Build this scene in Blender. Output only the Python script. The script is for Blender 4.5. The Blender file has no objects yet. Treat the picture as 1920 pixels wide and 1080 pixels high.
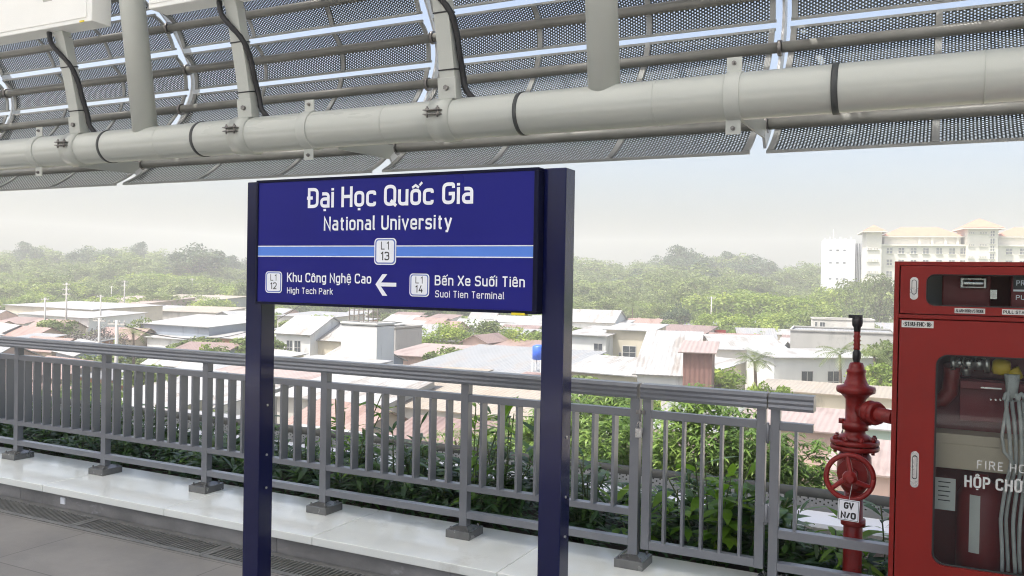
import bpy, bmesh, math, random
from mathutils import Vector, Matrix, noise
random.seed(7)
SC = bpy.context.scene
COL = SC.collection
PI = math.pi
# ------------------------------------------------------------ camera geometry
YAW, PIT, ROL = math.radians(26.75), math.radians(-0.6), math.radians(1.0)
FOC = 1600.0; CZ = 1.65
FW = Vector((-math.sin(YAW)*math.cos(PIT), math.cos(YAW)*math.cos(PIT), math.sin(PIT)))
RT = Vector((math.cos(YAW), math.sin(YAW), 0)); UP = RT.cross(FW)
R2 = RT*math.cos(ROL)+UP*math.sin(ROL); U2 = -RT*math.sin(ROL)+UP*math.cos(ROL)
EYE = Vector((0, 0, CZ))
def ray(x, y): return FW*FOC + R2*(x-960) + U2*(540-y)
def P(x, y, X=None, Y=None, Z=None, D=None):
    d = ray(x, y)
    t = X/d.x if X is not None else Y/d.y if Y is not None else (Z-CZ)/d.z if Z is not None else D/FOC
    return EYE + d*t
cd = bpy.data.cameras.new('camera'); cam = bpy.data.objects.new('camera', cd); COL.objects.link(cam)
cd.sensor_width = 36; cd.lens = FOC/1920*36; cd.clip_start = 0.05; cd.clip_end = 4000
m = Matrix((R2, U2, -FW)).transposed().to_4x4(); m.translation = EYE; cam.matrix_world = m
SC.camera = cam
# ------------------------------------------------------------ materials
def newmat(name):
    m = bpy.data.materials.new(name); m.use_nodes = True
    return m, m.node_tree, m.node_tree.nodes['Principled BSDF']
def mat(name, col, rough=.5, metal=0, var=.12, scale=6, bump=0, bscale=60, coat=0, stretch=None, rvar=.1, dirt_or_glint=None, spec=None):
    m, nt, b = newmat(name); N = nt.nodes; L = nt.links
    tc = N.new('ShaderNodeTexCoord'); mp = N.new('ShaderNodeMapping'); L.new(tc.outputs['Object'], mp.inputs[0])
    if stretch: mp.inputs['Scale'].default_value = stretch
    n = N.new('ShaderNodeTexNoise'); n.inputs['Scale'].default_value = scale; n.inputs['Detail'].default_value = 5
    L.new(mp.outputs[0], n.inputs['Vector'])
    r = N.new('ShaderNodeMapRange'); L.new(n.outputs[0], r.inputs[0]); r.inputs[1].default_value = .3; r.inputs[2].default_value = .7
    r.inputs[3].default_value = 1-var; r.inputs[4].default_value = 1+var
    mx = N.new('ShaderNodeVectorMath'); mx.operation = 'SCALE'; mx.inputs[0].default_value = col[:3]; L.new(r.outputs[0], mx.inputs['Scale'])
    out = mx.outputs[0]
    if dirt_or_glint:
        n2 = N.new('ShaderNodeTexNoise'); n2.inputs['Scale'].default_value = dirt_or_glint[1]; n2.inputs['Detail'].default_value = 8; n2.inputs['Roughness'].default_value = .7
        L.new(mp.outputs[0], n2.inputs['Vector'])
        r2 = N.new('ShaderNodeMapRange'); L.new(n2.outputs[0], r2.inputs[0]); r2.inputs[1].default_value = dirt_or_glint[2]; r2.inputs[2].default_value = dirt_or_glint[2]+.16
        mm = N.new('ShaderNodeMix'); mm.data_type = 'RGBA'; L.new(r2.outputs[0], mm.inputs[0]); L.new(out, mm.inputs[6]); mm.inputs[7].default_value = (*dirt_or_glint[0], 1)
        out = mm.outputs[2]
    L.new(out, b.inputs['Base Color'])
    r3 = N.new('ShaderNodeMapRange'); L.new(n.outputs[0], r3.inputs[0]); r3.inputs[3].default_value = max(0, rough-rvar); r3.inputs[4].default_value = min(1, rough+rvar)
    L.new(r3.outputs[0], b.inputs['Roughness'])
    b.inputs['Metallic'].default_value = metal
    if spec is not None: b.inputs['Specular IOR Level'].default_value = spec
    if coat: b.inputs['Coat Weight'].default_value = coat; b.inputs['Coat Roughness'].default_value = .12
    if bump:
        n4 = N.new('ShaderNodeTexNoise'); n4.inputs['Scale'].default_value = bscale; n4.inputs['Detail'].default_value = 4; L.new(tc.outputs['Object'], n4.inputs['Vector'])
        bp = N.new('ShaderNodeBump'); bp.inputs['Strength'].default_value = bump; bp.inputs['Distance'].default_value = .01
        L.new(n4.outputs[0], bp.inputs['Height']); L.new(bp.outputs[0], b.inputs['Normal'])
    return m
def corr(name, col, pitch=.2, axis='U', rust=None, rough=.5, var=.15):
    """corrugated sheet: ribs run down the roof slope (uses UV in metres)"""
    m, nt, b = newmat(name); N = nt.nodes; L = nt.links
    uv = N.new('ShaderNodeUVMap'); s = N.new('ShaderNodeSeparateXYZ'); L.new(uv.outputs[0], s.inputs[0])
    mu = N.new('ShaderNodeMath'); mu.operation = 'MULTIPLY'; mu.inputs[1].default_value = 2*PI/pitch; L.new(s.outputs['X' if axis == 'U' else 'Y'], mu.inputs[0])
    si = N.new('ShaderNodeMath'); si.operation = 'SINE'; L.new(mu.outputs[0], si.inputs[0])
    bp = N.new('ShaderNodeBump'); bp.inputs['Strength'].default_value = .5; bp.inputs['Distance'].default_value = pitch*.1
    L.new(si.outputs[0], bp.inputs['Height']); L.new(bp.outputs[0], b.inputs['Normal'])
    mp = N.new('ShaderNodeMapping'); mp.inputs['Scale'].default_value = (1, .25, 1); L.new(uv.outputs[0], mp.inputs[0])
    n = N.new('ShaderNodeTexNoise'); n.inputs['Scale'].default_value = .7; n.inputs['Detail'].default_value = 7; n.inputs['Roughness'].default_value = .65; L.new(mp.outputs[0], n.inputs['Vector'])
    oi = N.new('ShaderNodeObjectInfo'); ad = N.new('ShaderNodeVectorMath'); L.new(mp.outputs[0], ad.inputs[0]); L.new(oi.outputs['Location'], ad.inputs[1]); L.new(ad.outputs[0], n.inputs['Vector'])
    r = N.new('ShaderNodeMapRange'); L.new(n.outputs[0], r.inputs[0]); r.inputs[1].default_value = .3; r.inputs[2].default_value = .7; r.inputs[3].default_value = 1-var; r.inputs[4].default_value = 1+var
    mx = N.new('ShaderNodeVectorMath'); mx.operation = 'SCALE'; mx.inputs[0].default_value = col; L.new(r.outputs[0], mx.inputs['Scale'])
    mm = N.new('ShaderNodeMix'); mm.data_type = 'RGBA'; r2 = N.new('ShaderNodeMapRange'); L.new(n.outputs[0], r2.inputs[0]); r2.inputs[1].default_value = .5; r2.inputs[2].default_value = .62; r2.inputs[4].default_value = .85
    L.new(r2.outputs[0], mm.inputs[0]); L.new(mx.outputs[0], mm.inputs[6]); mm.inputs[7].default_value = (*(rust or tuple(c*.72 for c in col)), 1)
    L.new(mm.outputs[2], b.inputs['Base Color']); b.inputs['Roughness'].default_value = rough
    return m
def leafmat(name, c1, c2, sub=.35, scale=1.2, rough=.5):
    m, nt, b = newmat(name); N = nt.nodes; L = nt.links
    tc = N.new('ShaderNodeTexCoord'); oi = N.new('ShaderNodeObjectInfo')
    n = N.new('ShaderNodeTexNoise'); n.inputs['Scale'].default_value = scale; n.inputs['Detail'].default_value = 6; n.inputs['Roughness'].default_value = .7
    ad = N.new('ShaderNodeVectorMath'); L.new(tc.outputs['Object'], ad.inputs[0]); L.new(oi.outputs['Location'], ad.inputs[1]); L.new(ad.outputs[0], n.inputs['Vector'])
    at = N.new('ShaderNodeAttribute'); at.attribute_name = 'tone'
    su = N.new('ShaderNodeMath'); su.operation = 'ADD'; L.new(n.outputs[0], su.inputs[0]); L.new(at.outputs['Fac'], su.inputs[1])
    r = N.new('ShaderNodeMapRange'); L.new(su.outputs[0], r.inputs[0]); r.inputs[1].default_value = .55; r.inputs[2].default_value = 1.45
    mm = N.new('ShaderNodeMix'); mm.data_type = 'RGBA'; L.new(r.outputs[0], mm.inputs[0]); mm.inputs[6].default_value = (*c1, 1); mm.inputs[7].default_value = (*c2, 1)
    L.new(mm.outputs[2], b.inputs['Base Color']); b.inputs['Roughness'].default_value = rough
    tr = N.new('ShaderNodeBsdfTranslucent'); L.new(mm.outputs[2], tr.inputs[0])
    ms = N.new('ShaderNodeMixShader'); ms.inputs[0].default_value = sub; L.new(b.outputs[0], ms.inputs[1]); L.new(tr.outputs[0], ms.inputs[2])
    L.new(ms.outputs[0], N['Material Output'].inputs[0])
    return m
def perf(name, col, pitch=.0205, hole=.25, rough=.45):
    """sheet metal punched with a staggered grid of round holes (UV in metres)"""
    m, nt, b = newmat(name); N = nt.nodes; L = nt.links
    b.inputs['Base Color'].default_value = (*col, 1); b.inputs['Roughness'].default_value = rough; b.inputs['Metallic'].default_value = .3
    uv = N.new('ShaderNodeUVMap'); s = N.new('ShaderNodeSeparateXYZ'); L.new(uv.outputs[0], s.inputs[0])
    def M(op, a, bb=None):
        q = N.new('ShaderNodeMath'); q.operation = op
        for i, v in enumerate((a, bb)):
            if v is None: continue
            if isinstance(v, (int, float)): q.inputs[i].default_value = v
            else: L.new(v, q.inputs[i])
        return q.outputs[0]
    v = M('DIVIDE', s.outputs['X'], pitch*.866); row = M('FLOOR', v)
    u = M('ADD', M('DIVIDE', s.outputs['Y'], pitch), M('MULTIPLY', M('MODULO', row, 2), .5))
    du = M('SUBTRACT', M('FRACT', u), .5); dv = M('MULTIPLY', M('SUBTRACT', M('FRACT', v), .5), .866)
    d = M('SQRT', M('ADD', M('MULTIPLY', du, du), M('MULTIPLY', dv, dv)))
    f = M('LESS_THAN', d, hole)
    tr = N.new('ShaderNodeBsdfTransparent'); ms = N.new('ShaderNodeMixShader'); L.new(f, ms.inputs[0]); L.new(b.outputs[0], ms.inputs[1]); L.new(tr.outputs[0], ms.inputs[2])
    L.new(ms.outputs[0], N['Material Output'].inputs[0])
    return m
def glassmat(name, tint=(.9, .95, .93), refl=.1):
    m, nt, b = newmat(name); N = nt.nodes; L = nt.links
    tr = N.new('ShaderNodeBsdfTransparent'); tr.inputs[0].default_value = (*tint, 1); gl = N.new('ShaderNodeBsdfGlossy'); gl.inputs['Roughness'].default_value = .02
    fr = N.new('ShaderNodeFresnel'); fr.inputs[0].default_value = 1.5; ad = N.new('ShaderNodeMath'); ad.inputs[1].default_value = refl; L.new(fr.outputs[0], ad.inputs[0])
    ms = N.new('ShaderNodeMixShader'); L.new(ad.outputs[0], ms.inputs[0]); L.new(tr.outputs[0], ms.inputs[1]); L.new(gl.outputs[0], ms.inputs[2])
    L.new(ms.outputs[0], N['Material Output'].inputs[0])
    return m
M = {}
M['rail'] = mat('rail_paint', (.185, .192, .208), .3, .3, .03, 2, rvar=.02)
M['pipe'] = mat('pipe_paint', (.47, .49, .45), .3, 0, .05, 4, dirt_or_glint=((.6, .61, .57), 7, .66), coat=.4, stretch=(.15, 1, 1))  # paler streaks along the pipe stand in for highlights on scratches
M['strut'] = mat('strut_paint', (.47, .49, .455), .36, 0, .04, 3)
M['band'] = mat('rubber_band', (.05, .055, .055), .5, 0, .2, 20)
M['black'] = mat('black_plastic', (.015, .015, .017), .45, 0, .2, 20)
M['bolt'] = mat('bolt_steel', (.22, .21, .2), .4, .7, .3, 40)
M['navy'] = mat('navy_paint', (.004, .006, .045), .13, 0, .08, 3, spec=.4, rvar=.04)
M['signblue'] = mat('sign_blue', (.009, .01, .175), .3, 0, .05, 2, spec=.2)
M['signframe'] = mat('sign_frame', (.004, .005, .022), .35, spec=.12)
M['white'] = mat('white_vinyl', (.78, .8, .84), .5, 0, .03, 10)
M['stripe'] = mat('stripe_blue', (.07, .2, .66), .4, 0, .04, 4)
M['yellow'] = mat('yellow_tag', (.75, .6, .02), .5)
M['perf'] = perf('perforated_sheet', (.07, .08, .077))
M['tube'] = mat('tube_paint', (.22, .22, .2), .4, .1, .1, 5)
M['rib'] = mat('rib_metal', (.33, .34, .33), .45, .2, .1, 7)
M['arm'] = mat('arm_skylit', (.62, .63, .63), .4, 0, .06, 6)  # grey-white colour takes in the sky light on the louver arms
M['tile'] = None
M['coping'] = mat('white_coping', (.76, .78, .74), .14, 0, .05, 3, rvar=.07, dirt_or_glint=((.6, .6, .55), 2.2, .6))
M['kerbface'] = mat('grey_stone', (.2, .195, .19), .5, 0, .3, 6, .3, 40, stretch=(.5, 1, 1), dirt_or_glint=((.36, .36, .37), 9, .6))
M['grate'] = mat('grate_metal', (.26, .26, .25), .4, .5, .15, 12)
M['darkgap'] = mat('drain_dark', (.012, .012, .012), .8)
M['red'] = mat('cabinet_red', (.18, .011, .008), .32, 0, .08, 4, spec=.25, dirt_or_glint=((.17, .014, .01), 3, .62))
M['redin'] = mat('inner_red', (.15, .009, .012), .5, 0, .1, 5)
M['valvered'] = mat('valve_red', (.21, .012, .01), .36, 0, .2, 9, .25, 60, spec=.4, dirt_or_glint=((.1, .025, .02), 22, .57))
M['steel'] = mat('brushed_steel', (.55, .54, .52), .28, .9, .08, 20)
M['brass'] = mat('yellow_paint', (.6, .42, .02), .4)
M['hose'] = mat('hose_canvas', (.5, .51, .49), .8, 0, .1, 30, .4, 200)
M['oblong'] = mat('beige_matt', (.5, .42, .32), .8, 0, .08, 4)
M['paper'] = mat('paper_label', (.55, .55, .52), .7, 0, .05, 8)
M['ink'] = mat('black_ink', (.02, .02, .02), .5)
M['greyblue'] = mat('badge_blue', (.1, .16, .45), .5)
M['box'] = mat('lightbox_white', (.82, .83, .8), .45, 0, .03, 2)
M['seal'] = mat('rubber_seal', (.02, .025, .025), .5)
M['glass'] = glassmat('cabinet_glass', refl=-.01)
M['bark'] = mat('tree_bark', (.13, .1, .075), .85, 0, .3, 5, .6, 30)
M['stem'] = mat('plant_stem', (.09, .12, .04), .6)
M['leafdark'] = leafmat('planter_leaf', (.03, .085, .018), (.2, .36, .07), .3, 5, .35)
M['leafsun'] = leafmat('sunlit_leaf', (.14, .3, .02), (.42, .62, .07), .55, 5, .4)  # brighter leaf colour stands in for sun shining through
M['mango'] = leafmat('mango_leaf', (.1, .18, .035), (.42, .55, .13), .42, 1.0, .45)
M['treeA'] = leafmat('tree_green', (.11, .16, .035), (.42, .5, .16), .38, .3, .6)
M['treeB'] = leafmat('tree_yellow_green', (.16, .24, .03), (.55, .62, .12), .4, .3, .6)
M['treeC'] = leafmat('tree_dark_green', (.04, .08, .035), (.19, .26, .1), .33, .3, .6)
M['treeD'] = leafmat('tree_grey_twigs', (.12, .11, .1), (.26, .25, .22), .2, .4, .8)
M['palm'] = leafmat('palm_frond', (.09, .13, .03), (.3, .33, .1), .35, .6, .5)
M['concrete'] = mat('pale_concrete', (.42, .41, .38), .8, 0, .15, .8, dirt_or_glint=((.28, .26, .23), .5, .58))
M['polecon'] = mat('pole_concrete', (.4, .39, .36), .8)
M['parapet'] = mat('parapet_grey', (.33, .33, .32), .7, 0, .12, 4, dirt_or_glint=((.2, .2, .19), 5, .6))
M['parpipe'] = mat('parapet_pipe', (.045, .05, .045), .6, 0, .25, 10)
# ------------------------------------------------------------ mesh builder
class MB:
    def __init__(s): s.v = []; s.f = []; s.sm = []; s.uv = {}; s.tone = None
    def quad(s, a, b, c, d, uv=None, sm=False):
        n = len(s.v); s.v += [Vector(a), Vector(b), Vector(c), Vector(d)]; s.f.append((n, n+1, n+2, n+3)); s.sm.append(sm)
        if uv: s.uv[len(s.f)-1] = uv
    def tri(s, a, b, c, uv=None):
        n = len(s.v); s.v += [Vector(a), Vector(b), Vector(c)]; s.f.append((n, n+1, n+2)); s.sm.append(False)
        if uv: s.uv[len(s.f)-1] = uv
    def hexa(s, p, uvw=False):
        n = len(s.v); s.v += [Vector(q) for q in p]
        for f in ((0, 3, 2, 1), (4, 5, 6, 7), (0, 1, 5, 4), (1, 2, 6, 5), (2, 3, 7, 6), (3, 0, 4, 7)):
            s.f.append(tuple(n+i for i in f)); s.sm.append(False)
        return s
    def box(s, a, b):
        (x0, y0, z0), (x1, y1, z1) = [min(p, q) for p, q in zip(a, b)], [max(p, q) for p, q in zip(a, b)]
        return s.hexa([(x0, y0, z0), (x1, y0, z0), (x1, y1, z0), (x0, y1, z0), (x0, y0, z1), (x1, y0, z1), (x1, y1, z1), (x0, y1, z1)])
    def lathe(s, prof, o=(0, 0, 0), ax=(0, 0, 1), n=24, cap=True, sm=True):
        """prof: (height, radius) list"""
        ax = Vector(ax).normalized(); o = Vector(o); t = Vector((1, 0, 0)) if abs(ax.x) < .9 else Vector((0, 1, 0)); u = ax.cross(t).normalized(); w = ax.cross(u)
        b = len(s.v)
        for h, r in prof:
            for i in range(n):
                a = 2*PI*i/n; s.v.append(o+ax*h+u*(math.cos(a)*r)+w*(math.sin(a)*r))
        for k in range(len(prof)-1):
            for i in range(n):
                j = (i+1) % n; s.f.append((b+k*n+i, b+k*n+j, b+(k+1)*n+j, b+(k+1)*n+i)); s.sm.append(sm)
        if cap:
            s.f.append(tuple(b+i for i in reversed(range(n)))); s.sm.append(False)
            q = b+(len(prof)-1)*n; s.f.append(tuple(q+i for i in range(n))); s.sm.append(False)
        return s
    def cyl(s, a, b, r, n=16, r2=None):
        a = Vector(a); b = Vector(b); return s.lathe([(0, r), ((b-a).length, r2 if r2 is not None else r)], a, b-a, n)
    def prism(s, a, b, w, d, side=(1, 0, 0)):
        """bar from a to b, w across 'side', d across the other way"""
        a = Vector(a); b = Vector(b); ax = (b-a).normalized(); u = Vector(side); u = (u-ax*u.dot(ax)).normalized()*w/2; v = ax.cross(u).normalized()*d/2
        return s.hexa([a-u-v, a+u-v, a+u+v, a-u+v, b-u-v, b+u-v, b+u+v, b-u+v])
    def tube(s, pts, r, n=10, rr=None):
        pts = [Vector(p) for p in pts]; b = len(s.v); pu = None
        for i, p in enumerate(pts):
            t = (pts[min(i+1, len(pts)-1)]-pts[max(i-1, 0)]).normalized()
            if pu is None: pu = t.cross(Vector((0, 0, 1)) if abs(t.z) < .9 else Vector((1, 0, 0))).normalized()
            else: pu = (pu-t*pu.dot(t)).normalized()
            w = t.cross(pu); q = rr[i] if rr else r
            for k in range(n):
                a = 2*PI*k/n; s.v.append(p+pu*(math.cos(a)*q)+w*(math.sin(a)*q))
        for i in range(len(pts)-1):
            for k in range(n):
                j = (k+1) % n; s.f.append((b+i*n+k, b+i*n+j, b+(i+1)*n+j, b+(i+1)*n+k)); s.sm.append(True)
        s.f.append(tuple(b+k for k in reversed(range(n)))); s.sm.append(False)
        q = b+(len(pts)-1)*n; s.f.append(tuple(q+k for k in range(n))); s.sm.append(False)
        return s
    def build(s, name, mt, parent=None, bevel=0):
        off = parent_loc(parent) if parent else Vector()
        me = bpy.data.meshes.new(name)
        me.from_pydata([v-off for v in s.v], [], s.f)
        me.polygons.foreach_set('use_smooth', s.sm)
        if s.uv:
            ul = me.uv_layers.new(name='UVMap')
            for fi, uv in s.uv.items():
                for li, q in zip(me.polygons[fi].loop_indices, uv): ul.data[li].uv = q
        if s.tone:
            at = me.attributes.new('tone', 'FLOAT', 'FACE'); at.data.foreach_set('value', s.tone)
        me.materials.append(M[mt] if isinstance(mt, str) else mt); me.update()
        o = bpy.data.objects.new(name, me); COL.objects.link(o)
        if parent: o.parent = parent
        if bevel:
            bv = o.modifiers.new('bevel', 'BEVEL'); bv.width = bevel; bv.segments = 2; bv.limit_method = 'ANGLE'
        return o
def parent_loc(p):
    v = Vector()
    while p: v = v+p.location; p = p.parent
    return v
def tag(o, label=None, cat=None, group=None, kind=None):
    if label: o['label'] = label
    if cat: o['category'] = cat
    if group: o['group'] = group
    if kind: o['kind'] = kind
    return o
def thing(name, label, cat, loc, group=None):
    o = bpy.data.objects.new(name, None); COL.objects.link(o); o.location = loc; o.empty_display_size = .1
    return tag(o, label, cat, group)
def copy_tree(o, parent=None):
    c = o.copy(); COL.objects.link(c)
    if parent: c.parent = parent
    for ch in list(o.children): copy_tree(ch, c)
    return c
# ------------------------------------------------------------ stroke lettering
GL = {
'D': "0,0 0,1 .5,1,.25 .5,0,.25 z", 'Đ': "0,0 0,1 .5,1,.25 .5,0,.25 z|-.13,.5 .22,.5",
'a': ".04,.72 .41,.72,.2 .41,0|.41,.42 0,.42,.2 0,0,.2 .41,0", 'i': "0,0 0,.72|0,.9 0,1.04",
'H': "0,0 0,1|.5,0 .5,1|0,.52 .5,.52", 'o': "0,0,.2 0,.72,.2 .42,.72,.2 .42,0,.2 z",
'c': ".41,.55 .41,.72,.18 0,.72,.2 0,0,.2 .41,0,.18 .41,.17", 'Q': "0,0,.25 0,1,.25 .52,1,.25 .52,0,.25 z|.3,.22 .6,-.1",
'O': "0,0,.25 0,1,.25 .52,1,.25 .52,0,.25 z", '0': "0,0,.24 0,1,.24 .46,1,.24 .46,0,.24 z",
'C': ".5,.76 .5,1,.24 0,1,.25 0,0,.25 .5,0,.24 .5,.24", 'G': ".5,.78 .5,1,.24 0,1,.25 0,0,.25 .5,0,.25 .5,.48 .26,.48",
'u': "0,.72 0,0,.2 .41,0,.2 .41,.72|.41,.3 .41,0", 'N': "0,0 0,1 .5,0 .5,1", 't': ".12,.98 .12,0,.14 .3,0|0,.72 .3,.72",
'n': "0,0 0,.72|0,.72 .41,.72,.2 .41,0", 'l': "0,1.02 0,0,.12 .13,0", 'U': "0,1 0,0,.25 .5,0,.25 .5,1", 'v': "0,.72 .22,0 .44,.72",
'e': ".41,.16 .41,0,.15 0,0,.2 0,.72,.2 .41,.72,.2 .41,.36 0,.36", 'r': "0,0 0,.72|0,.72 .27,.72,.12 .27,.6",
's': ".38,.58 .38,.72,.14 0,.72,.16 0,.37,.16 .39,.35,.16 .39,0,.16 0,0,.14 0,.14", 'y': "0,.72 .22,.02|.44,.72 .16,-.24 .02,-.24",
'L': "0,1 0,0 .4,0", '1': "0,.78 .2,1 .2,0", '2': "0,.78 0,1,.22 .44,1,.22 .44,.58,.2 0,0 .46,0",
'3': "0,.82 0,1,.2 .44,1,.22 .44,.53,.18 .17,.53|.17,.53 .46,.53,.2 .46,0,.23 0,0,.2 0,.18", '4': ".37,0 .37,.55|.27,1 0,.22 .5,.22",
'8': "0.02,.53,.16 .02,1,.2 .44,1,.2 .44,.53,.16 z|0,0,.2 0,.53,.2 .46,.53,.2 .46,0,.2 z",
'K': "0,0 0,1|.48,1 0,.42|.18,.62 .5,0", 'h': "0,0 0,1.02|0,.72 .41,.72,.2 .41,0", 'g': "0,0,.2 0,.72,.2 .42,.72,.2 .42,0,.2 z|.42,.72 .42,-.26,.18 .04,-.26",
'T': ".25,0 .25,1|0,1 .5,1", 'P': "0,0 0,1 .48,1,.24 .48,.45,.24 0,.45", 'k': "0,0 0,1.02|.38,.72 0,.3|.14,.44 .4,0",
'B': "0,.53 0,1 .46,1,.22 .46,.53,.2 z|0,0 0,.53 .5,.53,.22 .5,0,.24 z", 'X': "0,0 .5,1|0,1 .5,0", 'x': "0,0 .4,.72|0,.72 .4,0",
'S': ".46,.8 .46,1,.2 0,1,.22 0,.53,.22 .48,.5,.22 .48,0,.22 0,0,.2 0,.2", 'E': ".42,0 0,0 0,1 .42,1|0,.52 .36,.52", 'F': "0,0 0,1 .42,1|0,.52 .36,.52",
'R': "0,0 0,1 .48,1,.24 .48,.5,.24 0,.5|.26,.5 .5,0", 'm': "0,0 0,.72|0,.72 .34,.72,.16 .34,0|.34,.72 .68,.72,.16 .68,0",
'V': "0,1 .26,0 .52,1", 'A': "0,0 .27,1 .54,0|.1,.3 .44,.3", 'M': "0,0 0,1 .3,.35 .6,1 .6,0", 'I': "0,0 0,1", 'Y': "0,1 .25,.45 .5,1|.25,.45 .25,0",
'-': "0,.45 .28,.45", '/': "0,-.05 .34,1.05"}
def acc(base, marks, w, up):
    c = w/2; s = GL[base]
    for k in marks:
        if k == '.': s += "|%g,-.3 %g,-.17" % (c, c)
        if k == '^': s += "|* %g,%g %g,%g %g,%g" % (c-.19, up+.15, c-.01, up+.29, c+.17, up+.15)
        if k == "'": s += "|* %g,%g %g,%g" % (c+.2, up+.27, c+.34, up+.44)
        if k == "/": s += "|* %g,%g %g,%g" % (c-.04, up+.14, c+.1, up+.32)
        if k == '~': s += "|* %g,%g %g,%g %g,%g %g,%g" % (c-.2, up+.12, c-.07, up+.22, c+.07, up+.14, c+.2, up+.24)
        if k == '+': s += "|%g,%g %g,%g" % (w, up-.12, w+.14, up+.1)
    return s
for g, b, mk, w, up in (('ạ', 'a', '.', .41, .72), ('ọ', 'o', '.', .42, .72), ('ố', 'o', "^'", .42, .72), ('ô', 'o', '^', .42, .72), ('ệ', 'e', '.^', .41, .72), ('ế', 'e', "^'", .41, .72),
                    ('ê', 'e', '^', .41, .72), ('Ộ', 'O', '.^', .52, 1), ('Ữ', 'U', '~+', .5, 1), ('Á', 'A', '/', .54, 1)):
    GL[g] = acc(b, mk, w, up)
def fillet(pts, closed):
    out = []; n = len(pts)
    for i, p in enumerate(pts):
        c = Vector(p[:2]); r = p[2] if len(p) > 2 else 0
        if r == 0 or (not closed and i in (0, n-1)): out.append(c); continue
        a = Vector(pts[i-1][:2]); b = Vector(pts[(i+1) % n][:2]); da = (a-c).normalized(); db = (b-c).normalized()
        r = min(r, (a-c).length*.5 if (len(pts[i-1]) > 2 or True) else 9, (b-c).length*.5)
        p0 = c+da*r; p1 = c+db*r
        for k in range(6):
            t = k/5; out.append(p0*(1-t)**2+c*2*t*(1-t)*.94+p1*t*t+c*2*t*(1-t)*.06)
    return out
def ribbon(pts, closed, hw):
    res = []; n = len(pts)
    for i, p in enumerate(pts):
        a = pts[i-1] if (i > 0 or closed) else None; b = pts[(i+1) % n] if (i < n-1 or closed) else None
        d0 = (p-a).normalized() if a is not None and (p-a).length > 1e-6 else None; d1 = (b-p).normalized() if b is not None and (b-p).length > 1e-6 else None
        if d0 is None: d0 = d1
        if d1 is None: d1 = d0
        n0 = Vector((-d0.y, d0.x)); n1 = Vector((-d1.y, d1.x)); mm = (n0+n1)
        if mm.length < .3: mm = n0
        mm.normalize(); k = hw/max(.45, mm.dot(n0)); res.append((p+mm*k, p-mm*k))
    return res
def text(mb, s, o, ux, uy, h, width=None, weight=.15, gap=.2, centre=False, xs=1):
    """strokes of the string s, cap height h, laid from o along ux (up uy); fitted to width"""
    o = Vector(o); ux = Vector(ux).normalized(); uy = Vector(uy).normalized(); nn = ux.cross(uy)
    x = 0; polys = []; wi = 0
    for ch in s:
        if ch == ' ': x += .34*xs; wi += 1; continue
        mxx = 0; base = ch
        for st in GL[ch].split('|'):
            tk = st.split(); thin = tk[0] == '*'; tk = tk[thin:]; closed = tk[-1] == 'z'
            if closed: tk = tk[:-1]
            pts = [tuple(float(q) for q in t.split(',')) for t in tk]
            pts = [(p[0]*xs,)+p[1:] for p in pts]
            polys.append((x, fillet(pts, closed), closed, thin, wi))
        bw = {'ạ': .41, 'ọ': .42, 'ố': .42, 'ô': .42, 'ệ': .41, 'ế': .41, 'ê': .41, 'Ộ': .52, 'Ữ': .5, 'Á': .54, 'y': .44, 'Q': .52}.get(ch)
        mxx = bw*xs if bw else max(q.x for xx, pp, cc, th, w_ in polys if xx == x for q in pp)
        x += mxx+gap+weight*.6
    tot = x-gap-weight*.6; sc = h*(1-weight) if True else h
    fx = 1 if width is None else (width-weight*h)/(tot*sc)
    if centre: o = o-ux*(tot*sc*fx/2)
    for k, (xx, pts, closed, thin, w_) in enumerate(polys):
        pp = [Vector(((q.x+xx)*sc*fx, q.y*sc)) for q in pts]; hw = weight*h/2*(.72 if thin else 1)
        if not closed:      # vertical stroke ends run out to the full letter height
            for e, n_ in ((0, 1), (-1, -2)):
                d_ = pp[e]-pp[n_]
                yy = (pts[e].y); ok = min(abs(yy-t_) for t_ in (0, .72, 1, 1.02)) < .01
                if ok and abs(d_.y) > abs(d_.x)*.8 and not thin: pp[e] = pp[e]+d_.normalized()*hw
        rb = ribbon(pp, closed, hw)
        lift = nn*(.00006*(k % 12)); n = len(rb)
        for i in range(n if closed else n-1):
            (a, b), (c, d) = rb[i], rb[(i+1) % n]
            (mb[w_] if isinstance(mb, list) else mb).quad(*[o+ux*(q.x+weight*h/2)+uy*(q.y+weight*h/2)+lift for q in (b, d, c, a)])
    return mb
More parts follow.
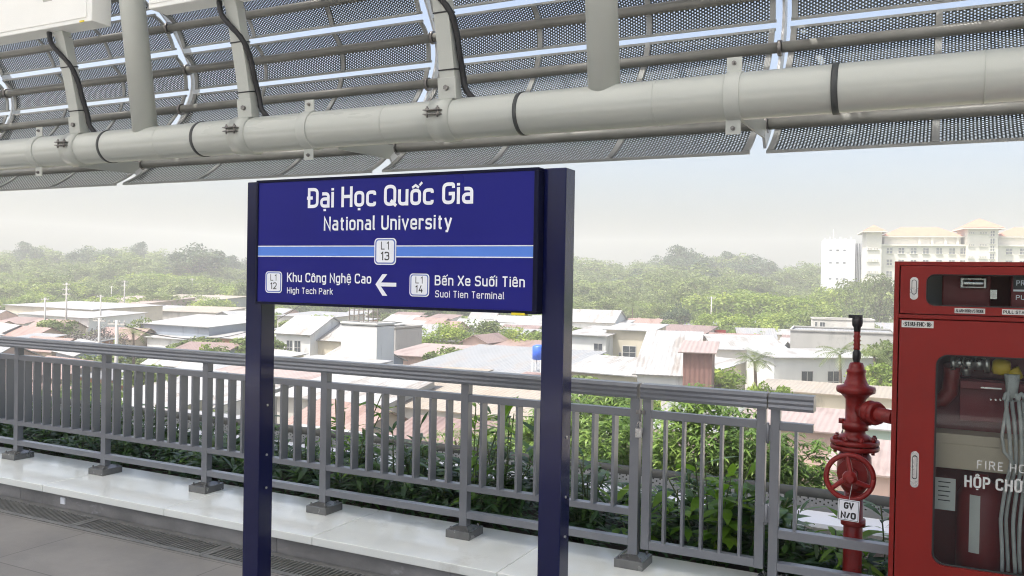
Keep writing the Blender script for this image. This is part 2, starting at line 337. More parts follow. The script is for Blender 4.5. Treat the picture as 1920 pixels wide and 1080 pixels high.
def plate_hole(mb, x0, x1, z0, z1, hx0, hx1, hz0, hz1, r, ya, yb, seg=8):
    """flat plate (front ya, back yb) with a rounded-rectangle opening"""
    inner = []; outer = []
    for cx, cz, a0, ox, oz in ((hx1-r, hz1-r, 0, x1, z1), (hx0+r, hz1-r, 90, x0, z1), (hx0+r, hz0+r, 180, x0, z0), (hx1-r, hz0+r, 270, x1, z0)):
        for k in range(seg+1):
            a = math.radians(a0+90*k/seg); inner.append((cx+r*math.cos(a), cz+r*math.sin(a))); t = k/seg
            if a0 == 0: outer.append((x1, hz1+(z1-hz1)*2*t) if t < .5 else (hx1+(x1-hx1)*(2-2*t), z1))
            if a0 == 90: outer.append((hx0+(x0-hx0)*2*t, z1) if t < .5 else (x0, hz1+(z1-hz1)*(2-2*t)))
            if a0 == 180: outer.append((x0, hz0+(z0-hz0)*2*t) if t < .5 else (hx0+(x0-hx0)*(2-2*t), z0))
            if a0 == 270: outer.append((hx1+(x1-hx1)*2*t, z0) if t < .5 else (x1, hz0+(z0-hz0)*(2-2*t)))
    n = len(inner)
    for i in range(n):
        j = (i+1) % n; a, b, c, d = inner[i], outer[i], outer[j], inner[j]
        mb.quad(*[(q[0], ya, q[1]) for q in (d, c, b, a)]); mb.quad(*[(q[0], yb, q[1]) for q in (a, b, c, d)])
        mb.quad((a[0], ya, a[1]), (a[0], yb, a[1]), (d[0], yb, d[1]), (d[0], ya, d[1]))
        mb.quad((b[0], yb, b[1]), (b[0], ya, b[1]), (c[0], ya, c[1]), (c[0], yb, c[1]))
    return inner
def rrect(mb, cx, cz, w, h, r, y, n=6):
    """rounded filled rectangle facing -Y at depth y"""
    pts = []
    for sx, sz, a0 in ((1, 1, 0), (-1, 1, 90), (-1, -1, 180), (1, -1, 270)):
        for k in range(n+1):
            a = math.radians(a0+90*k/n); pts.append((cx+sx*(w/2-r)+r*math.cos(a), y, cz+sz*(h/2-r)+r*math.sin(a)))
    b = len(mb.v); mb.v += [Vector(p) for p in pts]; mb.f.append(tuple(b+i for i in reversed(range(len(pts))))); mb.sm.append(False)
    return mb
HAZE, SKY, SUNE, EXPO, TRN, DUST, AIR = .00085, .145, 3.3, 1.03, .43, 6.5, 1
# ============================================================ STATION
def tilemat():
    m, nt, b = newmat('platform_tiles'); N = nt.nodes; L = nt.links
    tc = N.new('ShaderNodeTexCoord'); br = N.new('ShaderNodeTexBrick'); L.new(tc.outputs['Object'], br.inputs[0])
    br.offset = .5; br.inputs['Scale'].default_value = 1; br.inputs['Brick Width'].default_value = 1.2; br.inputs['Row Height'].default_value = .6; br.inputs['Mortar Size'].default_value = .004
    br.inputs['Color1'].default_value = (.235, .22, .2, 1); br.inputs['Color2'].default_value = (.255, .24, .22, 1); br.inputs['Mortar'].default_value = (.13, .12, .11, 1)
    n = N.new('ShaderNodeTexNoise'); n.inputs['Scale'].default_value = 1.6; n.inputs['Detail'].default_value = 9; n.inputs['Roughness'].default_value = .7; L.new(tc.outputs['Object'], n.inputs['Vector'])
    r = N.new('ShaderNodeMapRange'); r.inputs[1].default_value = .3; r.inputs[2].default_value = .7; r.inputs[3].default_value = .72; r.inputs[4].default_value = 1.2; L.new(n.outputs[0], r.inputs[0])
    mx = N.new('ShaderNodeVectorMath'); mx.operation = 'SCALE'; L.new(br.outputs[0], mx.inputs[0]); L.new(r.outputs[0], mx.inputs['Scale']); L.new(mx.outputs[0], b.inputs['Base Color'])
    r2 = N.new('ShaderNodeMapRange'); r2.inputs[3].default_value = .3; r2.inputs[4].default_value = .55; L.new(n.outputs[0], r2.inputs[0]); L.new(r2.outputs[0], b.inputs['Roughness'])
    return m
M['tile'] = tilemat()
f = MB(); f.box((-26, -3.2, -.35), (12, 3.62, 0)); f.box((-26, 3.62, -.35), (12, 3.92, -.06)); f.box((-26, 3.92, -.35), (12, 6.57, -.004))
o = f.build('platform_floor', 'tile'); tag(o, kind='structure')
def fill_membrane():
    m, nt, b = newmat('fill_roof_sheet'); N = nt.nodes; L = nt.links; b.inputs['Base Color'].default_value = (.6, .6, .58, 1); tr = N.new('ShaderNodeBsdfTranslucent'); tr.inputs[0].default_value = (.8, .81, .8, 1)
    ms = N.new('ShaderNodeMixShader'); ms.inputs[0].default_value = TRN; L.new(b.outputs[0], ms.inputs[1]); L.new(tr.outputs[0], ms.inputs[2]); L.new(ms.outputs[0], N['Material Output'].inputs[0]); return m
f = MB(); f.quad((-26, -2.2, 4.5), (12, -2.2, 4.5), (12, 4.3, 4.5), (-26, 4.3, 4.5))  # roof out of view; its milky translucence is added for fill light
o = f.build('unseen_fill_canopy', fill_membrane()); tag(o, 'unseen platform canopy, made translucent to pass fill light below', 'canopy')
f = MB(); f.box((-26, -14, -1.5), (12, -3.2, -1.2)); tag(f.build('bounce_track_bed', mat('bounce_concrete', (.6, .6, .59), .8)), kind='structure')  # unseen track bed, kept pale and open to bounce sunlight onto the platform
f = MB(); f.box((-26, -14.2, -1.5), (12, -14, 1.2)); o = f.build('viaduct_wall', mat('back_wall', (.55, .55, .54), .7)); tag(o, 'plain pale concrete wall along the far side of the tracks', 'wall')
# drain: separate grate pieces lying over the channel
f = MB(); f.box((-26, 3.63, -.055), (12, 3.9, -.05)); tag(f.build('drain_channel', 'darkgap'), kind='structure')
x = -12.0; i = 0
while x < 2.2:
    L_ = 1.16; t = thing('drain_grate', 'slotted grey metal drain grate lying in the channel along the white planter kerb', 'grate', (x, 3.76, 0), 'drain grates in a row along the kerb')
    f = MB(); f.box((x, 3.625, -.03), (x+L_, 3.66, .004)); f.box((x, 3.84, -.03), (x+L_, 3.885, .004)); f.box((x, 3.66, -.03), (x+.03, 3.84, .004)); f.box((x+L_-.03, 3.66, -.03), (x+L_, 3.84, .004))
    f.build('frame', 'grate', t)
    g = MB(); q = x+.045
    while q < x+L_-.04:
        g.hexa([(q, 3.66, -.02), (q+.013, 3.66, -.02), (q+.013, 3.84, -.02), (q, 3.84, -.02), (q, 3.66, .001), (q+.013, 3.66, .001), (q+.013, 3.84, .001), (q, 3.84, .001)]); q += .03
    g.build('slotted_plate', 'grate', t); x += L_+.006
# planter kerb
t = thing('planter_kerb', 'low kerb with a white stone coping and grey face under the railing', 'kerb', (-3, 3.9, 0))
f = MB(); x = -26.0
while x < 12: f.box((x, 3.855, .102), (x+1.196, 4.52, .15)); x += 1.2
f.build('coping', 'coping', t, .004)
f = MB(); x = -26.3
while x < 12: f.box((x, 3.895, 0), (x+1.197, 4.5, .1)); x += 1.2
f.build('face', 'kerbface', t)
p = P(118, 939, Y=3.89); f = MB(); f.box((p.x-.022, 3.886, p.z-.022), (p.x+.022, 3.8945, p.z+.022)); f.build('sticker', 'white', t)
# railing ---------------------------------------------------------------
RY = 4.32
posts = [-1.43-1.03*k for k in range(11)]
t = thing('guard_railing', 'long grey metal guard railing with flat balusters behind the blue station sign', 'railing', (-5, RY, .15))
def toprail(f, x0, x1):
    prof = [(-.042, 1.036), (.042, 1.036), (.05, 1.05), (.046, 1.062), (.05, 1.074), (.046, 1.086), (.05, 1.098), (.034, 1.113), (-.034, 1.113), (-.05, 1.098), (-.046, 1.086), (-.05, 1.074), (-.046, 1.062), (-.05, 1.05)]
    n = len(prof); b = len(f.v)
    for x in (x0, x1): f.v += [Vector((x, RY+y, z)) for y, z in prof]
    for i in range(n): f.f.append((b+i, b+(i+1) % n, b+n+(i+1) % n, b+n+i)); f.sm.append(False)
    f.f.append(tuple(b+i for i in reversed(range(n)))); f.f.append(tuple(b+n+i for i in range(n))); f.sm += [False, False]
XL = posts[-1]-.3
f = MB(); toprail(f, XL, -1.432+.02); f.build('top_rail', 'rail', t)
for nm, z0, z1, dy in (('middle_rail', .935, .975, .024), ('lower_rail', .415, .45, .024), ('bottom_rail', .255, .295, .024)):
    f = MB()
    for a, b in zip([XL]+posts[::-1][:-1], posts[::-1]): f.box((a+.025, RY-dy, z0), (b-.025, RY+dy, z1))
    f.build(nm, 'rail', t, .002)
def basep(x, par):
    f = MB(); f.box((x-.078, RY-.085, .15), (x+.078, RY+.085, .196)); f.hexa([(x-.07, RY-.078, .196), (x+.07, RY-.078, .196), (x+.07, RY+.078, .196), (x-.07, RY+.078, .196), (x-.03, RY-.03, .212), (x+.03, RY-.03, .212), (x+.03, RY+.03, .212), (x-.03, RY+.03, .212)])
    for sx in (-1, 1):
        for sy in (-1, 1): f.cyl((x+sx*.055, RY+sy*.062, .19), (x+sx*.055, RY+sy*.062, .212), .007, 8)
    f.build('base_plate', mat_base, par, .002)
mat_base = mat('base_plate_metal', (.17, .17, .165), .25, .6, .2, 12)
for x in posts:
    f = MB(); f.box((x-.025, RY-.025, .19), (x+.025, RY+.025, 1.037)); p = f.build('post', 'rail', t, .002)
    basep(x, p)
bars = [posts[k]-1.03*j/9 for k in range(10) for j in range(1, 9)]
for x in bars:
    f = MB(); f.box((x-.0085, RY-.031, .449), (x+.0075, RY+.031, .936)); f.build('baluster', 'rail', t)
# gate
t = thing('railing_gate', 'narrow grey gate with five thin balusters closing the guard railing', 'gate', (-1.09, RY, .2))
gx0, gx1 = -1.385, -.762
f = MB(); toprail(f, gx0-.01, gx1+.01); f.build('top_rail', 'rail', t)
for x in (gx0+.02, gx1-.02):
    f = MB(); f.box((x-.022, RY-.022, .245), (x+.022, RY+.022, 1.037)); f.build('stile', 'rail', t, .002)
for nm, z0, z1 in (('middle_rail', .935, .975), ('bottom_rail', .247, .29)):
    f = MB(); f.box((gx0+.042, RY-.02, z0), (gx1-.042, RY+.02, z1)); f.build(nm, 'rail', t, .002)
for j in range(1, 6):
    x = gx0+.02+(gx1-gx0-.04)*j/6; f = MB(); f.box((x-.007, RY-.019, .289), (x+.007, RY+.019, .936)); f.build('baluster', 'rail', t)
for z in (.52, .92):
    f = MB(); f.cyl((gx1+.014, RY-.03, z-.05), (gx1+.014, RY-.03, z+.05), .008, 10); f.box((gx1-.012, RY-.028, z-.04), (gx1+.03, RY-.0235, z+.04)); f.build('hinge', 'rail', t)
f = MB(); f.box((gx0-.035, RY-.034, .955), (gx0+.012, RY-.027, .975)); f.cyl((gx0-.012, RY-.04, .915), (gx0-.012, RY-.04, .98), .006, 8); f.build('latch', 'bolt', t)
t = thing('padlock', 'small grey padlock hanging from the latch of the railing gate', 'padlock', (gx0-.012, RY-.05, .84))
f = MB(); f.box((gx0-.03, RY-.058, .835), (gx0+.006, RY-.034, .885)); f.build('lock_body', 'steel', t, .003)
f = MB(); f.tube([(gx0-.012+.012*math.cos(a), RY-.046, .885+.02*math.sin(a)+(.012 if 0 < a < PI else 0)) for a in [PI*k/8 for k in range(9)]], .0028, 6); f.build('shackle', 'steel', t)
# stub beyond the gate
t = thing('railing_end_section', 'short grey end of the railing between gate and red cabinet', 'railing', (-.6, RY, .2))
sx = -.715
f = MB(); toprail(f, sx-.03, -.535); f.build('top_rail', 'rail', t)
f = MB(); f.box((sx-.022, RY-.025, .15), (sx+.022, RY+.025, 1.037)); p = f.build('post', 'rail', t, .002); basep(sx, p)
f = MB(); f.box((sx+.022, RY-.02, .935), (-.54, RY+.02, .975)); f.build('middle_rail', 'rail', t, .002)
f = MB(); f.box((sx+.022, RY-.024, .407), (-.19, RY+.024, .45)); f.build('lower_rail', 'rail', t, .002)
f = MB(); f.box((sx+.022, RY-.024, .247), (-.19, RY+.024, .287)); f.build('bottom_rail', 'rail', t, .002)
f = MB(); x = -.617; f.box((x-.007, RY-.019, .449), (x+.007, RY+.019, .936)); f.build('baluster', 'rail', t)
# ------------------------------------------------------------ station sign
SY = 3.1; BY = 3.055
t = thing('station_sign', 'dark blue station name board between two navy posts on the platform', 'sign', (-2.17, SY+.05, 0))
for x0, x1 in ((-3.0, -2.902), (-1.428, -1.332)):
    f = MB(); f.box((x0, SY, .01), (x1, SY+.095, 2.094)); p = f.build('post', 'navy', t, .004)
    f = MB(); f.box((x0-.03, SY-.03, 0), (x1+.03, SY+.125, .012)); f.build('foot_plate', 'navy', p)
    f = MB()
    for z in (.78, .62, 1.02): f.cyl((x1, SY+.05, z), (x1+.004, SY+.05, z), .006, 10)
    f.build('screw', 'steel', p)
bz0, bz1 = 1.512, 2.094
f = MB(); x0, x1 = -2.901, -1.4295
f.box((x0, BY, bz0), (x1, SY+.09, bz0+.012)); f.box((x0, BY, bz1-.012), (x1, SY+.09, bz1)); f.box((x0, BY, bz0+.012), (x0+.012, SY+.09, bz1-.012)); f.box((x1-.02, BY, bz0+.012), (x1, SY+.09, bz1-.012)); f.box((x0+.012, SY+.05, bz0+.012), (x1-.02, SY+.09, bz1-.012))
f.build('frame', 'signframe', t, .0015)
f = MB(); f.box((x0+.012, BY+.005, bz0+.012), (x1-.02, SY+.05, bz1-.012)); f.build('panel', 'signblue', t)
TY = BY+.0035
def sp(x, y): return P(x, y, Y=TY)
def st(name, s, xa, ya, xb, yb, capt, mt='white', w=.15, gap=.2, xs=1):
    """lettering whose baseline runs from pixel (xa,ya) to (xb,yb); cap height from the height capt in pixels at xa"""
    a = sp(xa, ya); b = sp(xb, yb); h = sp(xa, ya-capt).z-a.z
    fs = [MB() for _ in s.split(' ')]; text(fs, s, (a.x, TY, (a.z+b.z)/2), (1, 0, 0), (0, 0, 1), h, b.x-a.x, w, gap, xs=xs)
    for f in fs: f.build(name, mt, t)
st('station_name_lettering', 'Đại Học Quốc Gia', 577, 390, 887, 382, 37.5, w=.16, gap=.16)
st('english_name_lettering', 'National University', 607, 432, 847, 430, 26, w=.15)
a = sp(487, 462); b = sp(487, 480); za, zb = 1.79, 1.745
za = sp(600, 461.5).z; zb = sp(600, 480.8).z
f = MB(); f.box((x0+.013, TY+.0008, zb), (x1-.021, TY+.002, za)); f.build('line_stripe', 'stripe', t)
f = MB()
for z in (za, zb): f.box((x0+.013, TY-.0002, z-.0022), (x1-.021, TY+.002, z+.0022))
f.build('stripe_edge', 'white', t)
def badge(cx, cy, w, h, num, wpx):
    c = sp(cx, cy); W = sp(cx+w/2, cy).x-sp(cx-w/2, cy).x; H = sp(cx, cy-h/2).z-sp(cx, cy+h/2).z
    f = MB(); rrect(f, c.x, c.z, W, H, W*.16, TY-.0012); p = f.build('line_badge', 'white', t)
    g = MB(); rrect(g, c.x, c.z, W*.91, H*.92, W*.13, TY-.0016); g.build('badge_border', 'greyblue', p)
    g = MB(); rrect(g, c.x, c.z, W*.8, H*.83, W*.1, TY-.002); g.build('badge_face', 'white', p)
    g = MB(); text(g, 'L1', (c.x-W*.13-W*.06, TY-.0024, c.z+H*.07), (1, 0, 0), (0, 0, 1), H*.3, W*.36, .12)
    text(g, num, (c.x-W*.2, TY-.0024, c.z-H*.33), (1, 0, 0), (0, 0, 1), H*.32, W*.4, .14); g.build('badge_number', 'ink', p)
badge(722.5, 471.5, 41, 50, '13', 0)
badge(513.5, 529, 31, 40, '12', 0)
badge(786.5, 534.5, 37, 43, '14', 0)
st('previous_station_lettering', 'Khu Công Nghệ Cao', 538, 529, 696, 531.5, 17.5, w=.15, gap=.18)
st('previous_station_english_lettering', 'High Tech Park', 538, 550.5, 624, 552, 11.5, w=.14, gap=.18)
st('next_station_lettering', 'Bến Xe Suối Tiên', 815, 535.5, 984, 538, 19, w=.15, gap=.18)
st('next_station_english_lettering', 'Suoi Tien Terminal', 816, 558, 946, 560.5, 13, w=.13, gap=.2)
f = MB(); c = sp(704, 533); e = sp(743, 534); up = sp(722, 514); dn = sp(722, 554.5); hw = .0085; zc = (c.z+e.z)/2
f.quad((c.x+.01, TY, zc-hw), (e.x, TY, zc-hw), (e.x, TY, zc+hw), (c.x+.01, TY, zc+hw))
for q in (up, dn):
    s_ = 1 if q.z > zc else -1
    pts = [(c.x, TY-.0003, zc), (c.x+.022, TY-.0003, zc-.0), (q.x+.012, TY-.0003, q.z), (q.x-.014, TY-.0003, q.z)]
    if s_ < 0: pts = pts[::-1]
    f.quad(*pts)
f.build('arrow', 'white', t)
a = P(959, 584, Y=BY); b = P(984, 584, Y=BY); f = MB(); f.box((a.x, BY-.001, bz0-.006), (b.x, BY+.03, bz0+.0035)); f.build('yellow_tag', 'yellow', t)
# ------------------------------------------------------------ pipe truss over the railing
PZ, PR, PY = 2.588, .118, 4.35
t = thing('overhead_pipe', 'thick light grey horizontal steel pipe running above the railing', 'pipe', (-2, PY, PZ))
f = MB(); f.lathe([(0, PR), (38, PR)], (-26, PY, PZ), (1, 0, 0), 48); f.build('pipe_run', 'pipe', t)
def ring(x, w, r, mt, nm, par=None):
    f = MB(); f.lathe([(0, PR*.9), (0, r), (w, r), (w, PR*.9)], (x-w/2, PY, PZ), (1, 0, 0), 48, False); return f.build(nm, mt, par or t)
for x in (-5.57, -4.62, -2.14, -.47, -7.9, 1.2): ring(x, .022 if x != -.47 else .03, PR+.005, 'band', 'rubber_band')
for x in (-6.95, -5.0, -3.05, -1.35, .15): ring(x, .006, PR+.0025, 'pipe', 'weld_seam')
def strut(x):
    f = MB(); a = Vector((x, PY, PZ)); d = Vector((0, -.141, 1)); f.cyl(a+d*.02, a+d*2.0, .087, 32); f.build('strut', 'strut', t)
for x in (-5.19, -1.65, -8.73, 1.9): strut(x)
# tab clamps which tie pipe and louver arms together
for x in (-6.36, -3.655, -.945, 1.7, -9.0):
    g = MB(); g.lathe([(0, PR*.9), (0, PR+.008), (.075, PR+.008), (.075, PR*.9)], (x-.04, PY, PZ), (1, 0, 0), 48, False)
    for s in (1, -1):
        g.box((x-.045, PY-.03, PZ+s*(PR-.01)), (x+.03, PY-.022, PZ+s*(PR+.075)))
    p = g.build('clamp', 'strut', t, .001)
    b = MB()
    for s in (1, -1): b.cyl((x-.008, PY-.04, PZ+s*(PR+.045)), (x-.008, PY-.022, PZ+s*(PR+.045)), .012, 6); b.cyl((x-.008, PY-.05, PZ+s*(PR+.045)), (x-.008, PY-.04, PZ+s*(PR+.045)), .006, 8)
    b.build('bolt', 'bolt', p)
# hangers with wide collar clamps
HX = [-5.9, -4.19, -2.62, -7.6, .6]
hl = ['first', 'second', 'third', 'x', 'y']
HL = {0: 'grey box-section hanger under the white lightbox at upper left', 1: 'grey box-section hanger rising left of the sign, between the two round struts',
      2: 'grey box-section hanger rising from the pipe above the middle of the sign', 3: 'grey box-section hanger beyond the left edge of view', 4: 'grey box-section hanger beyond the right round strut'}
for k, x in enumerate(HX):
    h = thing('hanger_post', HL[k], 'hanger', (x, PY, PZ+PR), 'box-section hangers clamped on the pipe')
    g = MB(); g.lathe([(0, PR*.95), (0, PR+.012), (.14, PR+.012), (.14, PR*.95)], (x-.02-.07, PY, PZ), (1, 0, 0), 48, False); p = g.build('collar', 'pipe', h)
    g = MB(); y0 = PY-PR-.03
    for s in (.012, -.012): g.box((x-.09, y0-.018, PZ+.02+s-.003), (x+.02, y0+.05, PZ+.02+s+.003))
    for q in (-.07, 0): g.cyl((x+q, y0, PZ-.01), (x+q, y0, PZ+.055), .006, 8); g.cyl((x+q, y0, PZ+.035), (x+q, y0, PZ+.046), .011, 6)
    g.build('flange_bolts', 'bolt', p)
    a = Vector((x+.02, PY-.02, PZ+PR-.01)); b = a+Vector((0, -.055, .27)); c = b+Vector((0, -.1, .42)); d_ = c+Vector((0, -.3, .75))
    g = MB(); g.prism(a, b, .1, .07); g.prism(a+Vector((0, -.045, .0)), a+Vector((0, -.06, .12)), .12, .02); g.prism(b, c+(c-b)*.0, .1, .07); g.prism(c, d_, .1, .07); g.build('post', 'strut', h, .002)
    g = MB(); pp = a+Vector((0, -.06, .06)); g.cyl(pp, pp+Vector((0, -.02, 0)), .016, 6); g.build('bolt', 'bolt', h)
    for q in (a+(b-a)*.62, b+(c-b)*.5): g = MB(); g.prism(q, q+(b-a).normalized()*.008, .106, .078); g.build('cable_tie', 'black', h)
    w = MB(); s = Vector((.075, 0, 0))
    pts = [c+Vector((-.08, -.06, .05)), c+Vector((-.07, -.06, -.04)), b+(c-b)*.75+Vector((-.02, -.06, 0)), b+(c-b)*.5+s*.9+Vector((0, -.03, 0)), b+(c-b)*.2+s, b+s, a+s+Vector((.0, 0, .14)), a+s+Vector((.01, 0, .06)), a+s+Vector((.06, .02, -.0))]
    q = []
    for i in range(len(pts)-1):
        for u in range(4): q.append(pts[i].lerp(pts[i+1], u/4))
    q.append(pts[-1]); r_ = .017
    for _ in range(3): q = [q[0]]+[(q[i-1]+q[i]*2+q[i+1])/4 for i in range(1, len(q)-1)]+[q[-1]]
    cb = MB(); cb.tube(q, r_, 10, [r_*(1+.12*(i % 2)) for i in range(len(q))]); c0 = cb.build('cable', 'black', h)
# lightboxes hanging in a row
def lightbox(x0, x1, zb, y, lab):
    h = thing('lightbox', lab, 'lightbox', ((x0+x1)/2, y, zb), 'white lightboxes under the canopy')
    g = MB(); g.box((x0, y, zb), (x1, y+.16, zb+.62)); g.build('housing', 'box', h, .006)
    g = MB(); g.box((x0+.02, y-.006, zb+.03), (x1-.05, y, zb+.6)); g.build('front_panel', 'box', h, .002)
    g = MB(); g.box((x1-.12, y-.008, zb+.0), (x1-.075, y-.002, zb+.012)); g.build('yellow_tag', 'yellow', h)
    g = MB()
    for xx in (x0+.2, x1-.2): g.cyl((xx, y+.08, zb+.62), (xx, y+.08, 4.45), .015, 8)
    g.build('suspension_rod', 'strut', h)
pa = P(170, 39, Y=4.05); lightbox(pa.x-2.2, P(172, 20, Y=4.05).x, P(170, 39, Y=4.05).z, 4.05, 'white lightbox with a yellow tag hanging at the upper left corner')
pb = P(278, 17, Y=4.05); lightbox(pb.x, pb.x+1.3, pb.z, 4.05, 'white lightbox partly seen between the left round strut and second hanger')
# ------------------------------------------------------------ louvers
def C(r, Y): return (Y, CZ+r*Y)
BL = [  # bottom, tube, top  as (Y, Z)
 [(4.83, 2.375), (5.06, 2.566), (5.265, 2.79)],
 [(5.30, 2.86), (5.46, 3.107), (5.555, 3.252)],
 [(5.575, 3.312), (5.52, 3.472), (5.445, 3.585)],
 [(5.43, 3.643), (5.31, 3.79), (5.205, 3.882)],
 [(5.18, 3.93), (5.0, 4.0), (4.83, 4.07)],
 [(4.80, 4.1), (4.58, 4.19), (4.34, 4.26)]]
BAYX = [-13.78+2.57*k for k in range(8)]
BAYX = [-11.22, -8.65, -6.075, -3.49, -.925, 1.645, 4.2]
BAYN = ['far left bay beyond the frame', 'leftmost bay', 'bay left of the sign', 'bay above the sign', 'bay at the right edge', 'bay beyond the right edge']
ROWN = ['lowest', 'second lowest', 'third lowest', 'fourth lowest', 'fifth', 'topmost']
def bezier(a, m, b, n=10):
    out = []; a, m, b = map(Vector, (a, m, b)); c = m*2-(a+b)/2
    for i in range(n+1):
        t_ = i/n; out.append(a*(1-t_)**2+c*2*t_*(1-t_)+b*t_*t_)
    return out
for bi in range(6):
    x0, x1 = BAYX[bi]+.045, BAYX[bi+1]-.045
    for ri, (a, m_, b) in enumerate(BL):
        mid = Vector(m_); ch = (Vector(b)-Vector(a)).normalized(); nrm = Vector((ch.y, -ch.x))
        if nrm.x < 0 and ri < 5 and ch.y > 0: nrm = -nrm
        outm = mid+nrm*.03
        pts = bezier(a, tuple(outm), b)
        h = thing('louver', '%s perforated metal louver blade in the %s' % (ROWN[ri], BAYN[bi]), 'louver', (x0, m_[0], m_[1]), 'perforated louver blades beside the canopy')
        f = MB(); s = 0; n = len(pts)
        for i in range(n-1):
            ds = (pts[i+1]-pts[i]).length
            f.quad((x0+.012, pts[i].x, pts[i].y), (x1-.012, pts[i].x, pts[i].y), (x1-.012, pts[i+1].x, pts[i+1].y), (x0+.012, pts[i+1].x, pts[i+1].y), uv=[(x0, s), (x1, s), (x1, s+ds), (x0, s+ds)], sm=True); s += ds
        f.build('perforated_sheet', 'perf', h)
        f = MB()     # folded edges
        for e, q in ((0, pts[0]), (-1, pts[-1])): f.box((x0, q.x-.008, q.y-.008), (x1, q.x+.008, q.y+.008))
        f.build('edge_fold', 'rib', h)
        tb = mid-nrm*.005
        f = MB(); f.cyl((x0-.03, tb.x, tb.y), (x1+.03, tb.x, tb.y), .034, 16); f.build('tube', 'tube', h)
        for k in range(4):
            xc = x0+.022+(x1-x0-.044)*k/3
            f = MB(); w = .018
            for i in range(n-1):
                if abs(i-4.5) < 1.2 and False: continue
                p0, p1 = pts[i], pts[i+1]; t0 = (pts[min(i+1, n-1)]-pts[max(i-1, 0)]).normalized(); t1 = (pts[min(i+2, n-1)]-pts[i]).normalized()
                n0 = Vector((t0.y, -t0.x)); n1 = Vector((t1.y, -t1.x))
                if n0.dot(nrm) < 0: n0 = -n0
                if n1.dot(nrm) < 0: n1 = -n1
                q = [(xc-w, p0-n0*.014), (xc+w, p0-n0*.014), (xc+w, p0-n0*.002), (xc-w, p0-n0*.002), (xc-w, p1-n1*.014), (xc+w, p1-n1*.014), (xc+w, p1-n1*.002), (xc-w, p1-n1*.002)]
                f.hexa([(xx, v.x, v.y) for xx, v in q])
            f.build('rib', 'rib', h)
for k, x in enumerate(BAYX):
    names = ['beyond the left edge', 'at the far left', 'below the left lightbox', 'above the sign', 'right of the right round strut', 'beyond the right edge', 'far beyond the right edge']
    h = thing('canopy_bracket', 'curved steel arm carrying the louver blades, the one '+names[k], 'bracket', (x, PY+.1, PZ), 'steel arms between the louver bays')
    f = MB(); pl = [Vector(q) for q in ((4.98, 2.46), (5.13, 2.58), (5.33, 2.8), (5.48, 3.02), (5.60, 3.28), (5.585, 3.48), (5.47, 3.67), (5.33, 3.85), (5.05, 4.05), (4.6, 4.24), (4.2, 4.36))]
    for _ in range(2): pl = [pl[0]]+[q for i in range(len(pl)-1) for q in (pl[i].lerp(pl[i+1], .25), pl[i].lerp(pl[i+1], .75))]+[pl[-1]]
    for i in range(len(pl)-1): f.prism((x, pl[i].x+.02, pl[i].y), (x, pl[i+1].x+.02, pl[i+1].y), .016, .09)
    f.build('arm', 'arm', h)
    f = MB(); f.prism((x, PY+.06, PZ-.07), (x, 5.06, 2.53), .012, .1); f.build('stay', 'strut', h)
    for a, m_, b in BL: f = MB(); f.cyl((x-.045, m_[0], m_[1]), (x+.045, m_[0], m_[1]), .016, 10); f.cyl((x-.012, m_[0], m_[1]), (x+.012, m_[0], m_[1]), .05, 12); f.build('pin', 'bolt', h)
# ------------------------------------------------------------ outer parapet + planter bed
t = thing('outer_parapet', 'low grey outer parapet with a dark rounded coping beyond the planter', 'wall', (-3, 6.6, 0))
f = MB(); f.lathe([(0, .06), (38, .06)], (-26, 6.62, .09), (1, 0, 0), 14); f.build('coping', 'parpipe', t)
f = MB(); f.box((-26, 6.58, -.35), (12, 6.66, .04)); f.build('panel', 'parapet', t)
tag(MB().box((-26, 5.721, .0), (12, 6.05, .125)).build('service_ledge', mat('ledge_metal', (.8, .81, .82), .35, 0, .06, 2)), kind='structure')
f = MB(); f.quad((-26, 6.07, 0), (12, 6.07, 0), (12, 6.1, .2), (-26, 6.1, .2), uv=[(0, 0), (38, 0), (38, .2), (0, .2)]); f.build('perforated_strip', perf('upstand_strip', (.3, .31, .31), .03, .2), t)
f = MB(); f.box((-26, 4.505, 0), (12, 4.52, .1)); f.box((-26, 5.62, -.0), (12, 5.72, .13)); 
tag(f.build('planter_trough', mat('trough_render', (.45, .45, .42), .7, 0, .1, 3, dirt_or_glint=((.35, .28, .2), 2.5, .62))), 'long grey planter trough holding the shrubs behind the railing', 'planter')
def soil():
    f = MB(); nx = 300; r = random.Random(3)
    for i in range(nx):
        xa = -26+38*i/nx; xb = -26+38*(i+1)/nx
        for j in range(6):
            ya = 4.525+1.09*j/6; yb = 4.525+1.09*(j+1)/6
            z = lambda x, y: .06+.03*noise.noise(Vector((x*3, y*3, 0)))
            f.quad((xa, ya, z(xa, ya)), (xb, ya, z(xb, ya)), (xb, yb, z(xb, yb)), (xa, yb, z(xa, yb)))
    return f
tag(soil().build('planter_soil', mat('soil', (.05, .035, .025), .95, 0, .3, 10)), kind='stuff')
bpy.data.objects['planter_soil']['label'] = 'dark soil filling the planter behind the railing'
